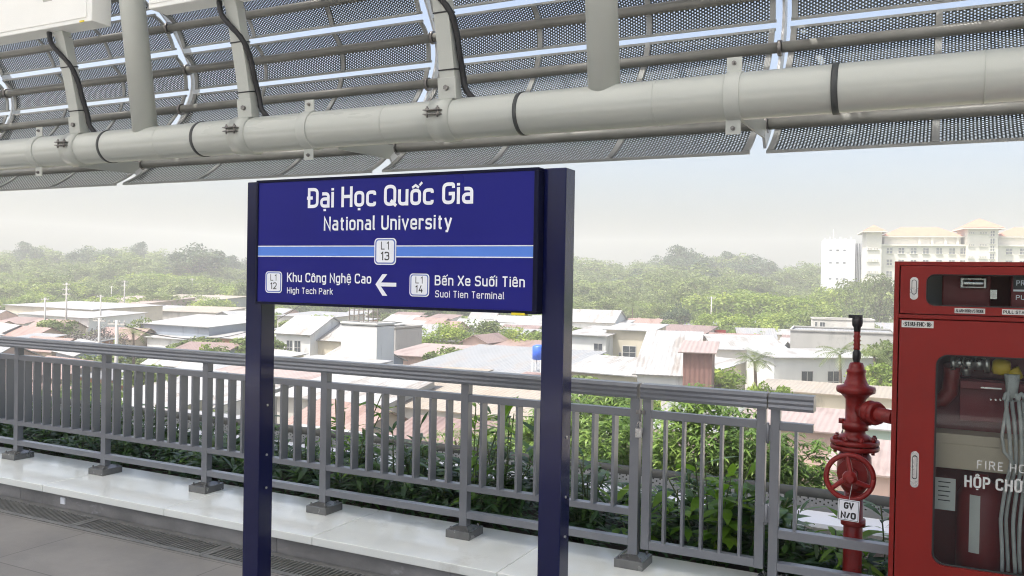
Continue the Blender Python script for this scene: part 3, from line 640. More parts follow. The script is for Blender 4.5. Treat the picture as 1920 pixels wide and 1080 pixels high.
# ------------------------------------------------------------ red cabinet
cx0, cx1, cz0, cz1, CY, CB = -.188, .86, .33, 1.757, 4.1, 4.42
t = thing('fire_hose_cabinet', 'red metal fire hose cabinet with glazed doors at the right edge', 'cabinet', (.3, CY+.15, 0))
f = MB(); f.box((cx0, CY, cz0), (cx0+.02, CB, cz1)); f.box((cx1-.02, CY, cz0), (cx1, CB, cz1)); f.box((cx0+.02, CY, cz1-.018), (cx1-.02, CB, cz1)); f.box((cx0+.02, CY, cz0), (cx1-.02, CB, cz0+.02))
f.box((cx0+.02, CY+.001, 1.509), (cx1-.02, CB, 1.527)); f.build('body', 'red', t, .0015)
f = MB(); f.box((cx0+.02, CB-.012, cz0+.02), (cx1-.02, CB, cz1-.018)); f.build('back_panel', 'redin', t)
f = MB(); f.box((cx0+.1, CY+.05, 0), (cx0+.16, CB-.05, cz0)); f.box((cx1-.16, CY+.05, 0), (cx1-.1, CB-.05, cz0)); f.build('leg', 'red', t)
# upper door
u = (-.163, cx1-.024, 1.531, 1.737)
f = MB(); plate_hole(f, *u, -.062, .62, 1.566, 1.703, .035, CY-.003, CY+.016); d1 = f.build('upper_door', 'red', t)
f = MB(); plate_hole(f, -.067, .625, 1.561, 1.708, -.057, .615, 1.571, 1.698, .031, CY+.0165, CY+.022); f.build('window_seal', 'seal', d1)
f = MB(); f.quad((-.06, CY+.019, 1.565), (.618, CY+.019, 1.565), (.618, CY+.019, 1.704), (-.06, CY+.019, 1.704)); f.build('window_pane', 'glass', d1)
# lower door
l = (-.163, cx1-.024, cz0+.024, 1.505)
f = MB(); plate_hole(f, *l, -.018, .67, .45, 1.36, .05, CY-.003, CY+.016); d2 = f.build('lower_door', 'red', t)
f = MB(); plate_hole(f, -.024, .676, .444, 1.366, -.01, .662, .458, 1.352, .045, CY+.0165, CY+.022); f.build('window_seal', 'seal', d2)
f = MB(); f.quad((-.015, CY+.019, .45), (.667, CY+.019, .45), (.667, CY+.019, 1.362), (-.015, CY+.019, 1.362)); f.build('window_pane', 'glass', d2)
def handle(x, zc, h, par):
    g = MB(); rrect(g, x, zc, .032, h, .0155, CY-.005); n_ = len(g.v); f = MB()
    pr = [v.copy() for v in g.v]; k = len(pr); b = 0; f.v = pr+[v+Vector((0, .003, 0)) for v in pr]
    f.f = [tuple(reversed(range(k)))]+[(i, (i+1) % k, k+(i+1) % k, k+i) for i in range(k)]; f.sm = [False]*(k+1)
    p = f.build('handle', 'steel', par)
    for dz, w, hh, mt in ((h*.06, .02, h*.66, 'seal'), (h*.06, .015, h*.6, 'steel')):
        g = MB(); rrect(g, x, zc+dz, w, hh, w/2-.0005, CY-(.0055 if mt == 'seal' else .008)); g.build('grip', mt, p)
    g = MB(); g.cyl((x, CY-.009, zc-h*.38), (x, CY-.005, zc-h*.38), .006, 12); g.build('lock', 'steel', p)
handle(-.109, 1.64, .098, d1); handle(-.091, .854, .158, d2)
def plate(x0, z0, x1, z1, s, par, name='label_plate', wt=.2):
    f = MB(); f.box((x0, CY-.0045, z0), (x1, CY-.003, z1)); p = f.build(name, 'paper', par)
    g = MB(); h = (z1-z0)*.62; text(g, s, (x0+.004, CY-.0052, (z0+z1)/2-h/2), (1, 0, 0), (0, 0, 1), h, x1-x0-.008, wt, .14); g.build('lettering', 'ink', p)
plate(-.155, 1.47, -.03, 1.5, '-STNU-FHC-18-', d2)
plate(.049, 1.538, .163, 1.56, 'ALARM HORN/STROBE', d1, wt=.17)
plate(.225, 1.538, .345, 1.56, 'PULL STATION', d1)
f = MB(); text(f, 'HỘP CHỮA CHÁY', (P(1808, 914, Y=CY).x, CY+.016, P(1808, 914, Y=CY).z), (1, 0, 0), (0, 0, 1), .05, .4, .17, .24)
text(f, 'FIRE HOSE', (P(1832, 882, Y=CY).x, CY+.016, P(1832, 880, Y=CY).z), (1, 0, 0), (0, 0, 1), .036, .24, .12, .3); f.build('door_lettering', mat('faded_lettering', (.5, .5, .48), .6), d2)
# contents
h = thing('alarm_horn_strobe', 'red alarm horn with clear strobe lamp behind the upper cabinet window', 'alarm', (.12, 4.2, 1.53))
f = MB(); f.box((.0, 4.24, 1.53), (.19, 4.3, 1.72)); f.build('housing', 'redin', h, .006)
f = MB(); f.box((.07, 4.2, 1.645), (.17, 4.24, 1.69)); f.cyl((.08, 4.195, 1.667), (.16, 4.195, 1.667), .016, 12); f.build('strobe_lamp', 'steel', h, .003)
f = MB(); f.box((.185, 4.2, 1.6), (.21, 4.24, 1.64)); f.build('indicator', 'steel', h)
h = thing('cabinet_side_plate', 'pale grey mounting plate inside the upper window beside the alarm', 'plate', (-.05, 4.3, 1.53)); f = MB(); f.box((-.15, 4.33, 1.53), (.0, 4.34, 1.73)); f.build('plate', 'parapet', h)
h = thing('manual_call_point', 'red call point with black PRESS plate behind the upper cabinet window', 'call point', (.32, 4.2, 1.55))
f = MB(); f.box((.26, 4.17, 1.55), (.42, 4.25, 1.71)); f.build('housing', 'redin', h, .004)
f = MB(); f.box((.268, 4.164, 1.645), (.41, 4.17, 1.7)); f.build('press_plate', 'black', h)
f = MB(); f.box((.268, 4.163, 1.635), (.41, 4.17, 1.643)); text(f, 'PRESS', (.278, 4.1635, 1.66), (1, 0, 0), (0, 0, 1), .022, .08, .16); text(f, 'PUSH', (.278, 4.1685, 1.6), (1, 0, 0), (0, 0, 1), .02, .07, .16); f.build('lettering', 'white', h)
h = thing('hose_valve', 'steel hose valve with yellow coupling above the hose rack in cabinet', 'valve', (.15, 4.25, 1.3))
f = MB(); f.lathe([(0, .035), (.02, .035), (.02, .024), (.05, .024), (.05, .036), (.09, .036), (.09, .03), (.13, .03), (.13, .04), (.15, .04)], (.04, 4.26, 1.315), (1, .0, .02), 20); f.cyl((.1, 4.26, 1.32), (.1, 4.26, 1.26), .022, 16); f.build('valve_body', 'steel', h)
f = MB(); f.lathe([(0, .02), (.01, .034), (.04, .036), (.065, .03), (.07, .02)], (.2, 4.25, 1.31), (1, 0, -.1), 16); f.lathe([(0, .03), (.05, .022)], (.275, 4.25, 1.3), (.6, 0, -1), 14); f.build('coupling', 'brass', h)
h = thing('riser_elbow', 'red riser pipe rising inside the cabinet at the left of the window', 'pipe', (.02, 4.3, .4))
f = MB(); f.tube([(-.186, 4.3, 1.13), (-.05, 4.3, 1.13), (.01, 4.3, 1.14), (.04, 4.3, 1.18), (.045, 4.3, 1.24), (.045, 4.28, 1.3)], .035, 18); f.build('elbow', 'valvered', h)
h = thing('hose_rack', 'dark red rack bar carrying pleated white fire hose in the cabinet', 'rack', (.2, 4.3, 1.2))
f = MB(); f.box((.08, 4.28, 1.2), (.6, 4.3, 1.235)); f.box((.08, 4.34, 1.05), (.6, 4.4, 1.24)); f.build('rack_plate', 'redin', h, .003)
f = MB()
for k in range(18): f.cyl((.2+.018*k, 4.27, 1.16), (.2+.018*k, 4.3, 1.16), .004, 8)
f.box((.16, 4.277, 1.206), (.24, 4.28, 1.212)); f.build('rack_pin', 'steel', h)
h = thing('fire_hose', 'white pleated fire hose hanging in loose folds behind the lower door', 'hose', (.4, 4.22, .4))
r = random.Random(5); f = MB()
for k in range(16):
    x = .245+.026*k; pts = []; ph = r.random()*6; n = 26
    for i in range(n+1):
        z = 1.17-.74*i/n; pinch = .55+.45*min(1, abs(z-.9)/.25)
        xx = .33+(x-.33)*(pinch if z > .6 else 1)+.008*math.sin(z*9+ph); pts.append((xx, 4.2+.03*(k % 2)+.01*math.sin(z*7+ph), z))
    f.tube(pts, .0085, 6)
    f.tube([(x, 4.2+.03*(k % 2), 1.17), (x+.006, 4.21, 1.195), (x+.013, 4.215, 1.2), (x+.02, 4.21, 1.195), (x+.026, 4.2+.03*((k+1) % 2), 1.17)], .0085, 6)
f.build('hose_folds', 'hose', h)
f = MB(); f.tube([(.27, 4.24, 1.27), (.262, 4.2, 1.2), (.25, 4.19, 1.1), (.24, 4.19, 1.02), (.25, 4.19, .95), (.29, 4.19, .9)], .007, 6); f.lathe([(0, .03), (.1, .02)], (.275, 4.22, 1.28), (.0, 0, -1), 12); f.build('loose_fold', 'hose', h)
h = thing('beige_oblong', 'beige carton lying across the cabinet above the red extinguisher', 'oblong', (.15, 4.3, .86))  # plain beige shape behind the glass, not identified further
f = MB(); f.box((-.14, 4.25, .845), (.45, 4.39, .955)); f.box((-.14, 4.245, .955), (.45, 4.39, 1.0)); f.build('box', 'oblong', h, .003)
h = thing('fire_extinguisher', 'dark red cylinder extinguisher with white label standing inside the cabinet', 'extinguisher', (.19, 4.28, .36))
f = MB(); f.lathe([(0, .085), (.01, .095), (.38, .095), (.43, .07), (.46, .03), (.48, .03)], (.17, 4.285, .352), (0, 0, 1), 32); f.build('cylinder', 'redin', h)
f = MB(); 
for i in range(5):
    a0 = math.radians(-118+i*5); a1 = math.radians(-118+(i+1)*5); R_ = .0958
    f.quad((.17+R_*math.cos(a0), 4.285+R_*math.sin(a0), .5), (.17+R_*math.cos(a1), 4.285+R_*math.sin(a1), .5), (.17+R_*math.cos(a1), 4.285+R_*math.sin(a1), .75), (.17+R_*math.cos(a0), 4.285+R_*math.sin(a0), .75))
f.build('label', 'paper', h)
h = thing('inspection_card', 'white inspection card hanging on the inner side of the cabinet', 'card', (.01, 4.2, .68)); f = MB(); f.box((-.01, 4.2, .67), (.07, 4.202, .81)); p = f.build('card', 'paper', h)
f = MB(); 
for k in range(5): f.box((.002, 4.198, .79-.02*k), (.05-.006*(k % 2), 4.1995, .794-.02*k))
f.build('printed_lines', 'ink', p)
# ------------------------------------------------------------ red valve
vx, vy = -.372, 4.55
t = thing('gate_valve', 'red standpipe gate valve with handwheel standing left of the cabinet', 'valve', (vx, vy, 0))
f = MB(); f.cyl((vx, vy, -.0), (vx, vy, .66), .045, 24); f.lathe([(0, .045), (.0, .058), (.03, .058), (.03, .045)], (vx, vy, .46), (0, 0, 1), 24); f.build('standpipe', 'valvered', t)
f = MB(); f.lathe([(0, .05), (.04, .075), (.1, .082), (.17, .078), (.2, .06)], (vx, vy, .63), (0, 0, 1), 28); f.cyl((vx, vy, .735), (vx, vy-.1, .735), .05, 20); f.lathe([(0, .07), (.012, .07)], (vx, vy-.1, .735), (0, -1, 0), 20); f.cyl((vx, vy-.1, .735), (vx, vy-.17, .735), .026, 16)
f.build('valve_body', 'valvered', t)
fl = MB()
for z in (.835, .862): fl.lathe([(0, .112), (.004, .115), (.018, .115), (.022, .112)], (vx, vy, z), (0, 0, 1), 32)
p = fl.build('flange', 'valvered', t)
b = MB()
for k in range(8):
    a = 2*PI*(k+.5)/8; q = (vx+.094*math.cos(a), vy+.094*math.sin(a)); b.cyl((*q, .82), (*q, .905), .009, 6); b.cyl((*q, .883), (*q, .897), .014, 6)
b.build('flange_bolt', 'valvered', p)
f = MB(); f.lathe([(0, .085), (.02, .07), (.03, .05), (.05, .048), (.05, .062), (.09, .062), (.09, .048), (.16, .047), (.17, .047), (.2, .048), (.225, .07), (.235, .09), (.25, .093), (.262, .09), (.27, .06), (.3, .047), (.33, .043), (.335, .046), (.345, .046), (.35, .038), (.365, .036), (.38, .03), (.385, .012)], (vx, vy, .884), (0, 0, 1), 32)
f.build('bonnet', 'valvered', t)
for s in (-1, 1):
    b = MB(); b.cyl((vx+s*.062, vy-.012, .962), (vx+s*.062, vy-.012, .985), .016, 6); b.build('clamp_bolt', 'valvered', t)
f = MB(); f.cyl((vx, vy, 1.035), (-.185, vy-.2, 1.035), .033, 20)
d = Vector((-.185-vx, -.2, 0)).normalized(); o_ = Vector((vx, vy, 1.035))+d*.085
f.lathe([(0, .05), (.015, .052), (.02, .058), (.03, .046), (.05, .046), (.06, .058), (.065, .052), (.08, .05)], o_, d, 24); f.build('branch_pipe', 'valvered', t)
f = MB(); f.lathe([(0, .014), (.06, .016), (.07, .02), (.1, .02), (.11, .014), (.12, .014)], (vx, vy, 1.215), (0, 0, 1), 14); f.build('lower_sleeve', 'black', t)
f = MB(); f.lathe([(0, .012), (.01, .017), (.02, .014), (.03, .018), (.04, .014), (.05, .018), (.06, .014), (.07, .018), (.08, .014), (.1, .016)], (vx, vy, 1.325), (0, 0, 1), 14); f.build('spindle', 'valvered', t)
f = MB(); f.lathe([(0, .016), (.02, .017), (.03, .024), (.05, .026), (.08, .022)], (vx, vy, 1.42), (0, 0, 1), 14); f.box((vx-.04, vy-.018, 1.486), (vx+.024, vy+.018, 1.502)); f.build('indicator_cap', 'black', t)
wc = Vector((vx-.003, 4.35, .735)); R_ = .105
f = MB(); n = 40; ax = Vector((.12, -1, .03)).normalized(); ux = Vector((0, 0, 1)).cross(ax).normalized(); uz = ax.cross(ux)
pts = [wc+ux*(R_*math.cos(2*PI*i/n))+uz*(R_*math.sin(2*PI*i/n)) for i in range(n+1)]
f.tube(pts, .0125, 12)
hw = f.build('handwheel', 'valvered', t)
f = MB()
for k in range(3):
    a = math.radians(80+120*k); pp = []
    for i in range(7):
        q = i/6; rr = R_*q; aa = a+.5*math.sin(q*PI/2)*.6; pp.append(wc+ax*(.018*(1-q))+ux*(rr*math.cos(aa))+uz*(rr*math.sin(aa)))
    f.tube(pp, .011, 8, [.014-.004*i/6 for i in range(7)])
f.lathe([(-.01, .03), (.01, .034), (.03, .03), (.034, .018), (.05, .016)], wc, ax, 20); f.build('spoke', 'valvered', hw)
h = thing('valve_tag', 'white square tag lettered GV N/O hanging below the red handwheel', 'tag', (-.386, 4.34, .5))
c = P(1591, 957, Y=4.325); f = MB(); ux_ = Vector((1, 0, -.03)).normalized(); uz_ = Vector((.03, 0, 1)).normalized(); W, H = .047, .05
def tp(a, b, y=0): return c+ux_*a+uz_*b+Vector((0, y, 0))
f.hexa([tp(-W, -H, 0), tp(W, -H, 0), tp(W, -H, .002), tp(-W, -H, .002), tp(-W, H, 0), tp(W, H, 0), tp(W, H, .002), tp(-W, H, .002)]); p = f.build('tag_plate', 'white', h)
f = MB(); text(f, 'GV', tp(-.022, .006, -.0012), ux_, uz_, .032, .044, .24, .16); text(f, 'N/O', tp(-.034, -.04, -.0012), ux_, uz_, .032, .068, .24, .14); f.build('lettering', 'ink', p)
f = MB()
for a, b, a2, b2 in ((-W+.004, H-.005, W-.004, H-.003), (-W+.004, -H+.003, W-.004, -H+.005), (-W+.003, -H+.004, -W+.005, H-.004), (W-.005, -H+.004, W-.003, H-.004)):
    f.quad(tp(a, b, -.0008), tp(a2, b, -.0008), tp(a2, b2, -.0008), tp(a, b2, -.0008))
f.build('border', 'ink', p)
f = MB(); f.tube([tp(.0, H, 0), tp(.004, H+.03, .002), tp(.01, H+.08, .0)], .0014, 6); f.build('string', 'paper', h)
# ------------------------------------------------------------ planter plants
def leaf(f, base, d, up, L_, W_, droop, tone, seg=3):
    d = d.normalized(); s = d.cross(up)
    if s.length < 1e-3: s = Vector((1, 0, 0))
    s.normalize(); prev = None; p = base.copy(); dd = d.copy()
    ws = [.12, .8, 1, .62, 0][:seg+2] if seg == 3 else [.1, 1, .75, 0]
    nseg = len(ws)-1
    for i, w in enumerate(ws):
        q = (p-s*W_*w/2, p+s*W_*w/2)
        if prev:
            if w == 0: f.tri(prev[0], prev[1], p)
            else: f.quad(prev[0], prev[1], q[1], q[0])
            f.tone.append(tone)
        prev = q; p = p+dd*(L_/nseg); dd = (dd+Vector((0, 0, -droop/nseg))).normalized()
def plant(name, seed, H, ns, nl, L_, W_, mt, cat_label):
    r = random.Random(seed); h = thing(name, *cat_label, (0, 0, 0))
    st_ = MB(); lf = MB(); lf.tone = []
    for k in range(ns):
        a = r.random()*6.28; lean = r.uniform(.05, .5); top = Vector((math.cos(a)*lean*H, math.sin(a)*lean*H*.7, H*r.uniform(.6, 1.05))); b = Vector((math.cos(a)*.03, math.sin(a)*.03, 0))
        pts = [b.lerp(top, i/5)+Vector((0, 0, .04*math.sin(i/5*PI))) for i in range(6)]; st_.tube(pts, .004, 5)
        for i in range(nl):
            q = r.uniform(.25, 1); p = b.lerp(top, q); aa = r.random()*6.28; el = r.uniform(-.1, .9)*(q)
            d = Vector((math.cos(aa)*math.cos(el), math.sin(aa)*math.cos(el), math.sin(el))); s = r.uniform(.6, 1.15)
            leaf(lf, p, d, Vector((r.uniform(-.3, .3), r.uniform(-.3, .3), 1)), L_*s, W_*s, r.uniform(.3, 1.3), r.uniform(-.25, .35)+.2*q)
    st_.build('stem', 'stem', h); lf.build('foliage', mt, h); return h
GP = 'leafy shrubs in the planter behind the railing'
protos = [plant('leafy_shrub', 11+k, hh, ns, nl, ll, ww, 'leafdark', ('dark green leafy shrub growing in the planter trough behind the railing', 'shrub')) for k, (hh, ns, nl, ll, ww) in enumerate(((.36, 9, 12, .17, .035), (.3, 10, 12, .14, .045), (.42, 8, 13, .19, .03), (.26, 11, 12, .15, .05)))]
for h in protos: h['group'] = GP
r = random.Random(21); k = 0; x = -11.0
while x < .9:
    for y in (4.74, 5.0, 5.3):
        if x > -.78 and (y > 4.8 or r.random() < .45): continue
        if x > -1.3 and y > 4.9 and r.random() < .4: continue
        o_ = protos[k % 4] if k < 4 else copy_tree(protos[k % 4]); k += 1
        o_.location = (x+r.uniform(-.12, .12), y+r.uniform(-.08, .08), .06); o_.rotation_euler.z = r.uniform(-.6, .6)+(PI if r.random() < .5 else 0); s = r.uniform(.85, 1.2)*(1 if y > 4.8 else .75); o_.scale = (s, s, s)
    x += .34
TP = [(-3.35, 4.9, .62, 'leafdark', 'tall thin leafy shoot rising behind the railing just right of the left sign post', 0), (-2.72, 4.85, .95, 'leafsun', 'tall shoot with a big yellow-green leaf seen under the middle of the sign', 0),
      (-2.55, 4.95, .75, 'leafdark', 'clump of long dark leaves reaching the middle rail left of the fifth post', 0), (-1.98, 4.95, .7, 'leafdark', 'bushy dark clump close to the left of the right sign post', 0),
      (-1.55, 4.75, .42, 'leafsun', 'bright shoot low between right sign post and gate', 0), (-1.12, 4.72, .62, 'leafsun', 'broad bright green plant filling the left half of the gate', 1),
      (-.88, 4.8, .5, 'leafdark', 'dark broad-leaved plant behind the right half of the gate', 1), (-.42, 4.75, .34, 'leafsun', 'small plant with few bright leaves at the foot of the red valve', 0),
      (-.2, 4.85, .5, 'leafdark', 'dark plant between the red valve pipe and the cabinet', 0), (-6.2, 4.95, .5, 'leafdark', 'leafy clump under the rail near the left frame edge', 0), (-3.75, 4.8, .85, 'leafsun', 'single stalk with one round leaf beside the left sign post', 0)]
for k, (x, y, H, mt, lab, broad) in enumerate(TP):
    h = plant('tall_plant', 50+k, H, 5 if not broad else 8, 14 if not broad else 13, .2, .04 if not broad else .07, mt, (lab, 'plant')); h.location = (x, y, .06)
# low fallen fringe of leaves spilling over the kerb
f = MB(); f.tone = []; r = random.Random(9)
for k in range(4200):
    x = -11+11.6*r.random()**.9; y = r.uniform(4.56, 5.6 if x < -.75 else 4.85); leaf(f, Vector((x, y, .07+r.random()*.16)), Vector((r.uniform(-1, 1), r.uniform(-1, .6), r.uniform(0, .6))), Vector((0, 0, 1)), r.uniform(.09, .17), r.uniform(.02, .045), r.uniform(.4, 1.2), r.uniform(-.4, .1))
tag(f.build('ground_cover', 'leafdark'), 'low dark ground cover leaves filling the planter floor', kind='stuff')
# ============================================================ TERRAIN + CITY
GZ = -10.0
def smooth(t): t = max(0, min(1, t)); return t*t*(3-2*t)
def TH(x, y):
    d = math.hypot(x, y); h = GZ+8.5*smooth((d-235)/240)
    return h
f = MB(); nx = 90; X0, X1, Y0, Y1 = -760, 560, -60, 900
g = [[Vector((X0+(X1-X0)*i/nx, Y0+(Y1-Y0)*j/nx, 0)) for i in range(nx+1)] for j in range(nx+1)]
for row in g:
    for p in row: p.z = TH(p.x, p.y)
f.v = [p for row in g for p in row]
for j in range(nx):
    for i in range(nx): a = j*(nx+1)+i; f.f.append((a, a+1, a+nx+2, a+nx+1)); f.sm.append(True)
def groundmat():
    m, nt, b = newmat('town_ground'); N = nt.nodes; L = nt.links; tc = N.new('ShaderNodeTexCoord')
    n = N.new('ShaderNodeTexNoise'); n.inputs['Scale'].default_value = .06; n.inputs['Detail'].default_value = 10; n.inputs['Roughness'].default_value = .7; L.new(tc.outputs['Object'], n.inputs['Vector'])
    cr = N.new('ShaderNodeValToRGB'); L.new(n.outputs[0], cr.inputs[0]); e = cr.color_ramp.elements; e[0].position = .4; e[0].color = (.09, .12, .04, 1); e[1].position = .47; e[1].color = (.3, .27, .22, 1)
    q = e.new(.6); q.color = (.4, .38, .34, 1); ln = N.new('ShaderNodeVectorMath'); ln.operation = 'LENGTH'; L.new(tc.outputs['Object'], ln.inputs[0]); mr = N.new('ShaderNodeMapRange'); mr.inputs[1].default_value = 195; mr.inputs[2].default_value = 215; L.new(ln.outputs['Value'], mr.inputs[0])
    mg = N.new('ShaderNodeMix'); mg.data_type = 'RGBA'; L.new(mr.outputs[0], mg.inputs[0]); L.new(cr.outputs[0], mg.inputs[6]); mg.inputs[7].default_value = (.07, .11, .03, 1)
    L.new(mg.outputs[2], b.inputs['Base Color']); b.inputs['Roughness'].default_value = .9; return m
tag(f.build('ground', groundmat()), kind='structure')
W = {}
def wallm(k, col, dc=None): W[k] = mat('wall_'+k, col, .85, 0, .08, .6, .2, 3, dirt_or_glint=(dc or tuple(c*.62 for c in col), .7, .57), stretch=(1, 1, .35))
for k, c in dict(white=(.58, .59, .57), cream=(.5, .46, .36), bluegrey=(.27, .31, .36), beige=(.45, .38, .29), brick=(.4, .2, .11), grey=(.34, .34, .32), pale=(.5, .49, .45), green=(.38, .5, .42), pink=(.45, .33, .28)).items(): wallm(k, c)
for k, c, ru in (('rwhite', (.3, .305, .3), (.19, .17, .145)), ('rgrey', (.22, .23, .235), (.22, .2, .18)), ('rrust', (.24, .165, .14), (.15, .09, .07)), ('rpink', (.28, .225, .205), (.2, .15, .13)), ('rbrown', (.2, .14, .12), (.12, .08, .07)), ('rblue', (.16, .22, .42), (.3, .32, .38)), ('rcream', (.27, .24, .195), (.24, .2, .15))):
    W[k] = corr('roof_'+k[1:], c, .35, 'U', ru, .45)
W['window'] = mat('window_dark', (.06, .07, .08), .25, 0, .2, 3); W['frame'] = mat('window_frame', (.5, .5, .48), .6); W['door'] = mat('door_paint', (.16, .14, .12), .6)
W['blue'] = mat('tank_blue', (.03, .12, .6), .4)
W['rustwall'] = corr('rust_cladding', (.22, .12, .1), .35, 'U', (.12, .06, .05), .6)
FOOT = []; HT = []
def house(label, x0, x1, yt, H, dep, rot=0, wall='white', roof='rwhite', kind='mono', rise=.8, wins=(), cat='house', name='house', over=.35, side=(), door=None):
    p0 = P(x0, yt, Z=GZ+H); rr = math.radians(rot); dx = Vector((math.cos(rr), math.sin(rr), 0)); dy = Vector((-dx.y, dx.x, 0))
    # second corner: ray through x1 (same height) meets the facade line
    rv = ray(x1, yt); a = rv.x; b = rv.y   # EYE + t*rv ; p0 + s*dx
    den = dx.x*b-dx.y*a; s = ((EYE.x-p0.x)*b-(EYE.y-p0.y)*a)/den; Lw = abs(s)
    o = Vector((p0.x, p0.y, GZ)); h = thing(name, label, cat, o); FOOT.append((o+dx*Lw/2+dy*dep/2, (Lw/2+.6, dep/2+.6), rr)); HT.append(H)
    def Q(u, v, z): return o+dx*u+dy*v+Vector((0, 0, z))
    f = MB(); top = lambda u, v: H
    if kind == 'mono': hb = H+rise; zs = [H, H, hb, hb]
    elif kind == 'monoside': zs = [H, H+rise, H+rise, H]
    else: zs = [H, H, H, H]
    c = [Q(0, 0, 0), Q(Lw, 0, 0), Q(Lw, dep, 0), Q(0, dep, 0)]; t_ = [Q(0, 0, zs[0]), Q(Lw, 0, zs[1]), Q(Lw, dep, zs[2]), Q(0, dep, zs[3])]
    for i in range(4):
        j = (i+1) % 4; w_ = (c[i]-c[j]).length; f.quad(c[i], c[j], t_[j], t_[i], uv=[(0, 0), (w_, 0), (w_, H), (0, H)])
    rf = MB(); ov = over; th = .08
    def slab(a, b, c_, d):
        u1 = (b-a).length; v1 = (d-a).length; n = (b-a).cross(d-a).normalized()*th; rf.quad(a+n, b+n, c_+n, d+n, uv=[(0, 0), (u1, 0), (u1, v1), (0, v1)]); rf.quad(d, c_, b, a, uv=[(0, 0), (u1, 0), (u1, v1), (0, v1)])
        for p, q in ((a, b), (b, c_), (c_, d), (d, a)): rf.quad(p, q, q+n, p+n, uv=[(0, 0)]*4)
    if kind in ('mono', 'monoside'):
        def zz(u, v): return (H+rise*v/dep if kind == 'mono' else H+rise*u/Lw)+.003
        slab(Q(-ov, -ov, zz(-ov, -ov)), Q(Lw+ov, -ov, zz(Lw+ov, -ov)), Q(Lw+ov, dep+ov, zz(Lw+ov, dep+ov)), Q(-ov, dep+ov, zz(-ov, dep+ov)))
    elif kind == 'gable':    # ridge parallel to the facade
        m_ = dep/2; k = rise/m_
        f.tri(Q(0, 0, H), Q(0, dep, H), Q(0, m_, H+rise), uv=[(0, 0)]*3); f.tri(Q(Lw, dep, H), Q(Lw, 0, H), Q(Lw, m_, H+rise), uv=[(0, 0)]*3)
        slab(Q(-ov, -ov, H-k*ov+.01), Q(Lw+ov, -ov, H-k*ov+.01), Q(Lw+ov, m_, H+rise+.01), Q(-ov, m_, H+rise+.01)); slab(Q(Lw+ov, dep+ov, H-k*ov+.01), Q(-ov, dep+ov, H-k*ov+.01), Q(-ov, m_+.002, H+rise+.01), Q(Lw+ov, m_+.002, H+rise+.01))
    elif kind == 'gablefront':
        m_ = Lw/2; k = rise/m_
        f.tri(Q(0, 0, H), Q(Lw, 0, H), Q(m_, 0, H+rise), uv=[(0, 0)]*3); f.tri(Q(Lw, dep, H), Q(0, dep, H), Q(m_, dep, H+rise), uv=[(0, 0)]*3)
        slab(Q(-ov, dep+ov, H-k*ov+.01), Q(-ov, -ov, H-k*ov+.01), Q(m_, -ov, H+rise+.01), Q(m_, dep+ov, H+rise+.01)); slab(Q(Lw+ov, -ov, H-k*ov+.01), Q(Lw+ov, dep+ov, H-k*ov+.01), Q(m_+.002, dep+ov, H+rise+.01), Q(m_+.002, -ov, H+rise+.01))
    elif kind == 'hip':
        m_ = min(dep, Lw)/2; k = rise/m_; z = H+.01
        A, B, Cc, Dd = Q(-ov, -ov, z), Q(Lw+ov, -ov, z), Q(Lw+ov, dep+ov, z), Q(-ov, dep+ov, z)
        if Lw >= dep: R0, R1 = Q(m_, dep/2, z+rise), Q(Lw-m_, dep/2, z+rise)
        else: R0, R1 = Q(Lw/2, m_, z+rise), Q(Lw/2, dep-m_, z+rise)
        w_ = Lw
        if Lw >= dep: rf.quad(A, B, R1, R0, uv=[(0, 0), (w_, 0), (w_-m_, m_), (m_, m_)]); rf.quad(Cc, Dd, R0, R1, uv=[(0, 0), (w_, 0), (w_-m_, m_), (m_, m_)]); rf.tri(B, Cc, R1, uv=[(0, 0), (dep, 0), (m_, m_)]); rf.tri(Dd, A, R0, uv=[(0, 0), (dep, 0), (m_, m_)])
        else: rf.tri(A, B, R0, uv=[(0, 0), (w_, 0), (m_, m_)]); rf.tri(Cc, Dd, R1, uv=[(0, 0), (w_, 0), (m_, m_)]); rf.quad(B, Cc, R1, R0, uv=[(0, 0), (dep, 0), (dep-m_, m_), (m_, m_)]); rf.quad(Dd, A, R0, R1, uv=[(0, 0), (dep, 0), (dep-m_, m_), (m_, m_)])
        rf.quad(Dd, Cc, B, A, uv=[(0, 0)]*4)
    elif kind == 'flat':
        slab(Q(.0, .0, H-.3), Q(Lw, .0, H-.3), Q(Lw, dep, H-.3), Q(0, dep, H-.3))
        if False: pass
    W[wall]; f.build('wall', W[wall], h); rf.build('roof', W[roof] if not isinstance(roof, tuple) else roof, h)
    if kind == 'flat':
        g = MB(); w2 = .12
        for a, b in ((Q(0, 0, 0), Q(Lw, 0, 0)), (Q(Lw, 0, 0), Q(Lw, dep, 0)), (Q(Lw, dep, 0), Q(0, dep, 0)), (Q(0, dep, 0), Q(0, 0, 0))):
            d = (b-a).normalized(); g.prism(a-d*.06+Vector((0, 0, H-.02)), b+d*.06+Vector((0, 0, H-.02)), .22, .14, side=dy if abs(d.dot(dy)) < .5 else dx)
        g.build('parapet', W[wall], h)
    for (u0, u1, v0, v1) in wins:
        a0, a1, b0, b1 = u0*Lw, u1*Lw, v0*H, v1*H; g = MB(); fw = .06
        for (p, q, r, s2) in ((a0-fw, a1+fw, b0-fw, b0), (a0-fw, a1+fw, b1, b1+fw), (a0-fw, a0, b0, b1), (a1, a1+fw, b0, b1), ((a0+a1)/2-.02, (a0+a1)/2+.02, b0, b1), (a0, a1, (b0+b1)/2-.02, (b0+b1)/2+.02)):
            g.hexa([Q(p, -.05, r), Q(q, -.05, r), Q(q, .02, r), Q(p, .02, r), Q(p, -.05, s2), Q(q, -.05, s2), Q(q, .02, s2), Q(p, .02, s2)])
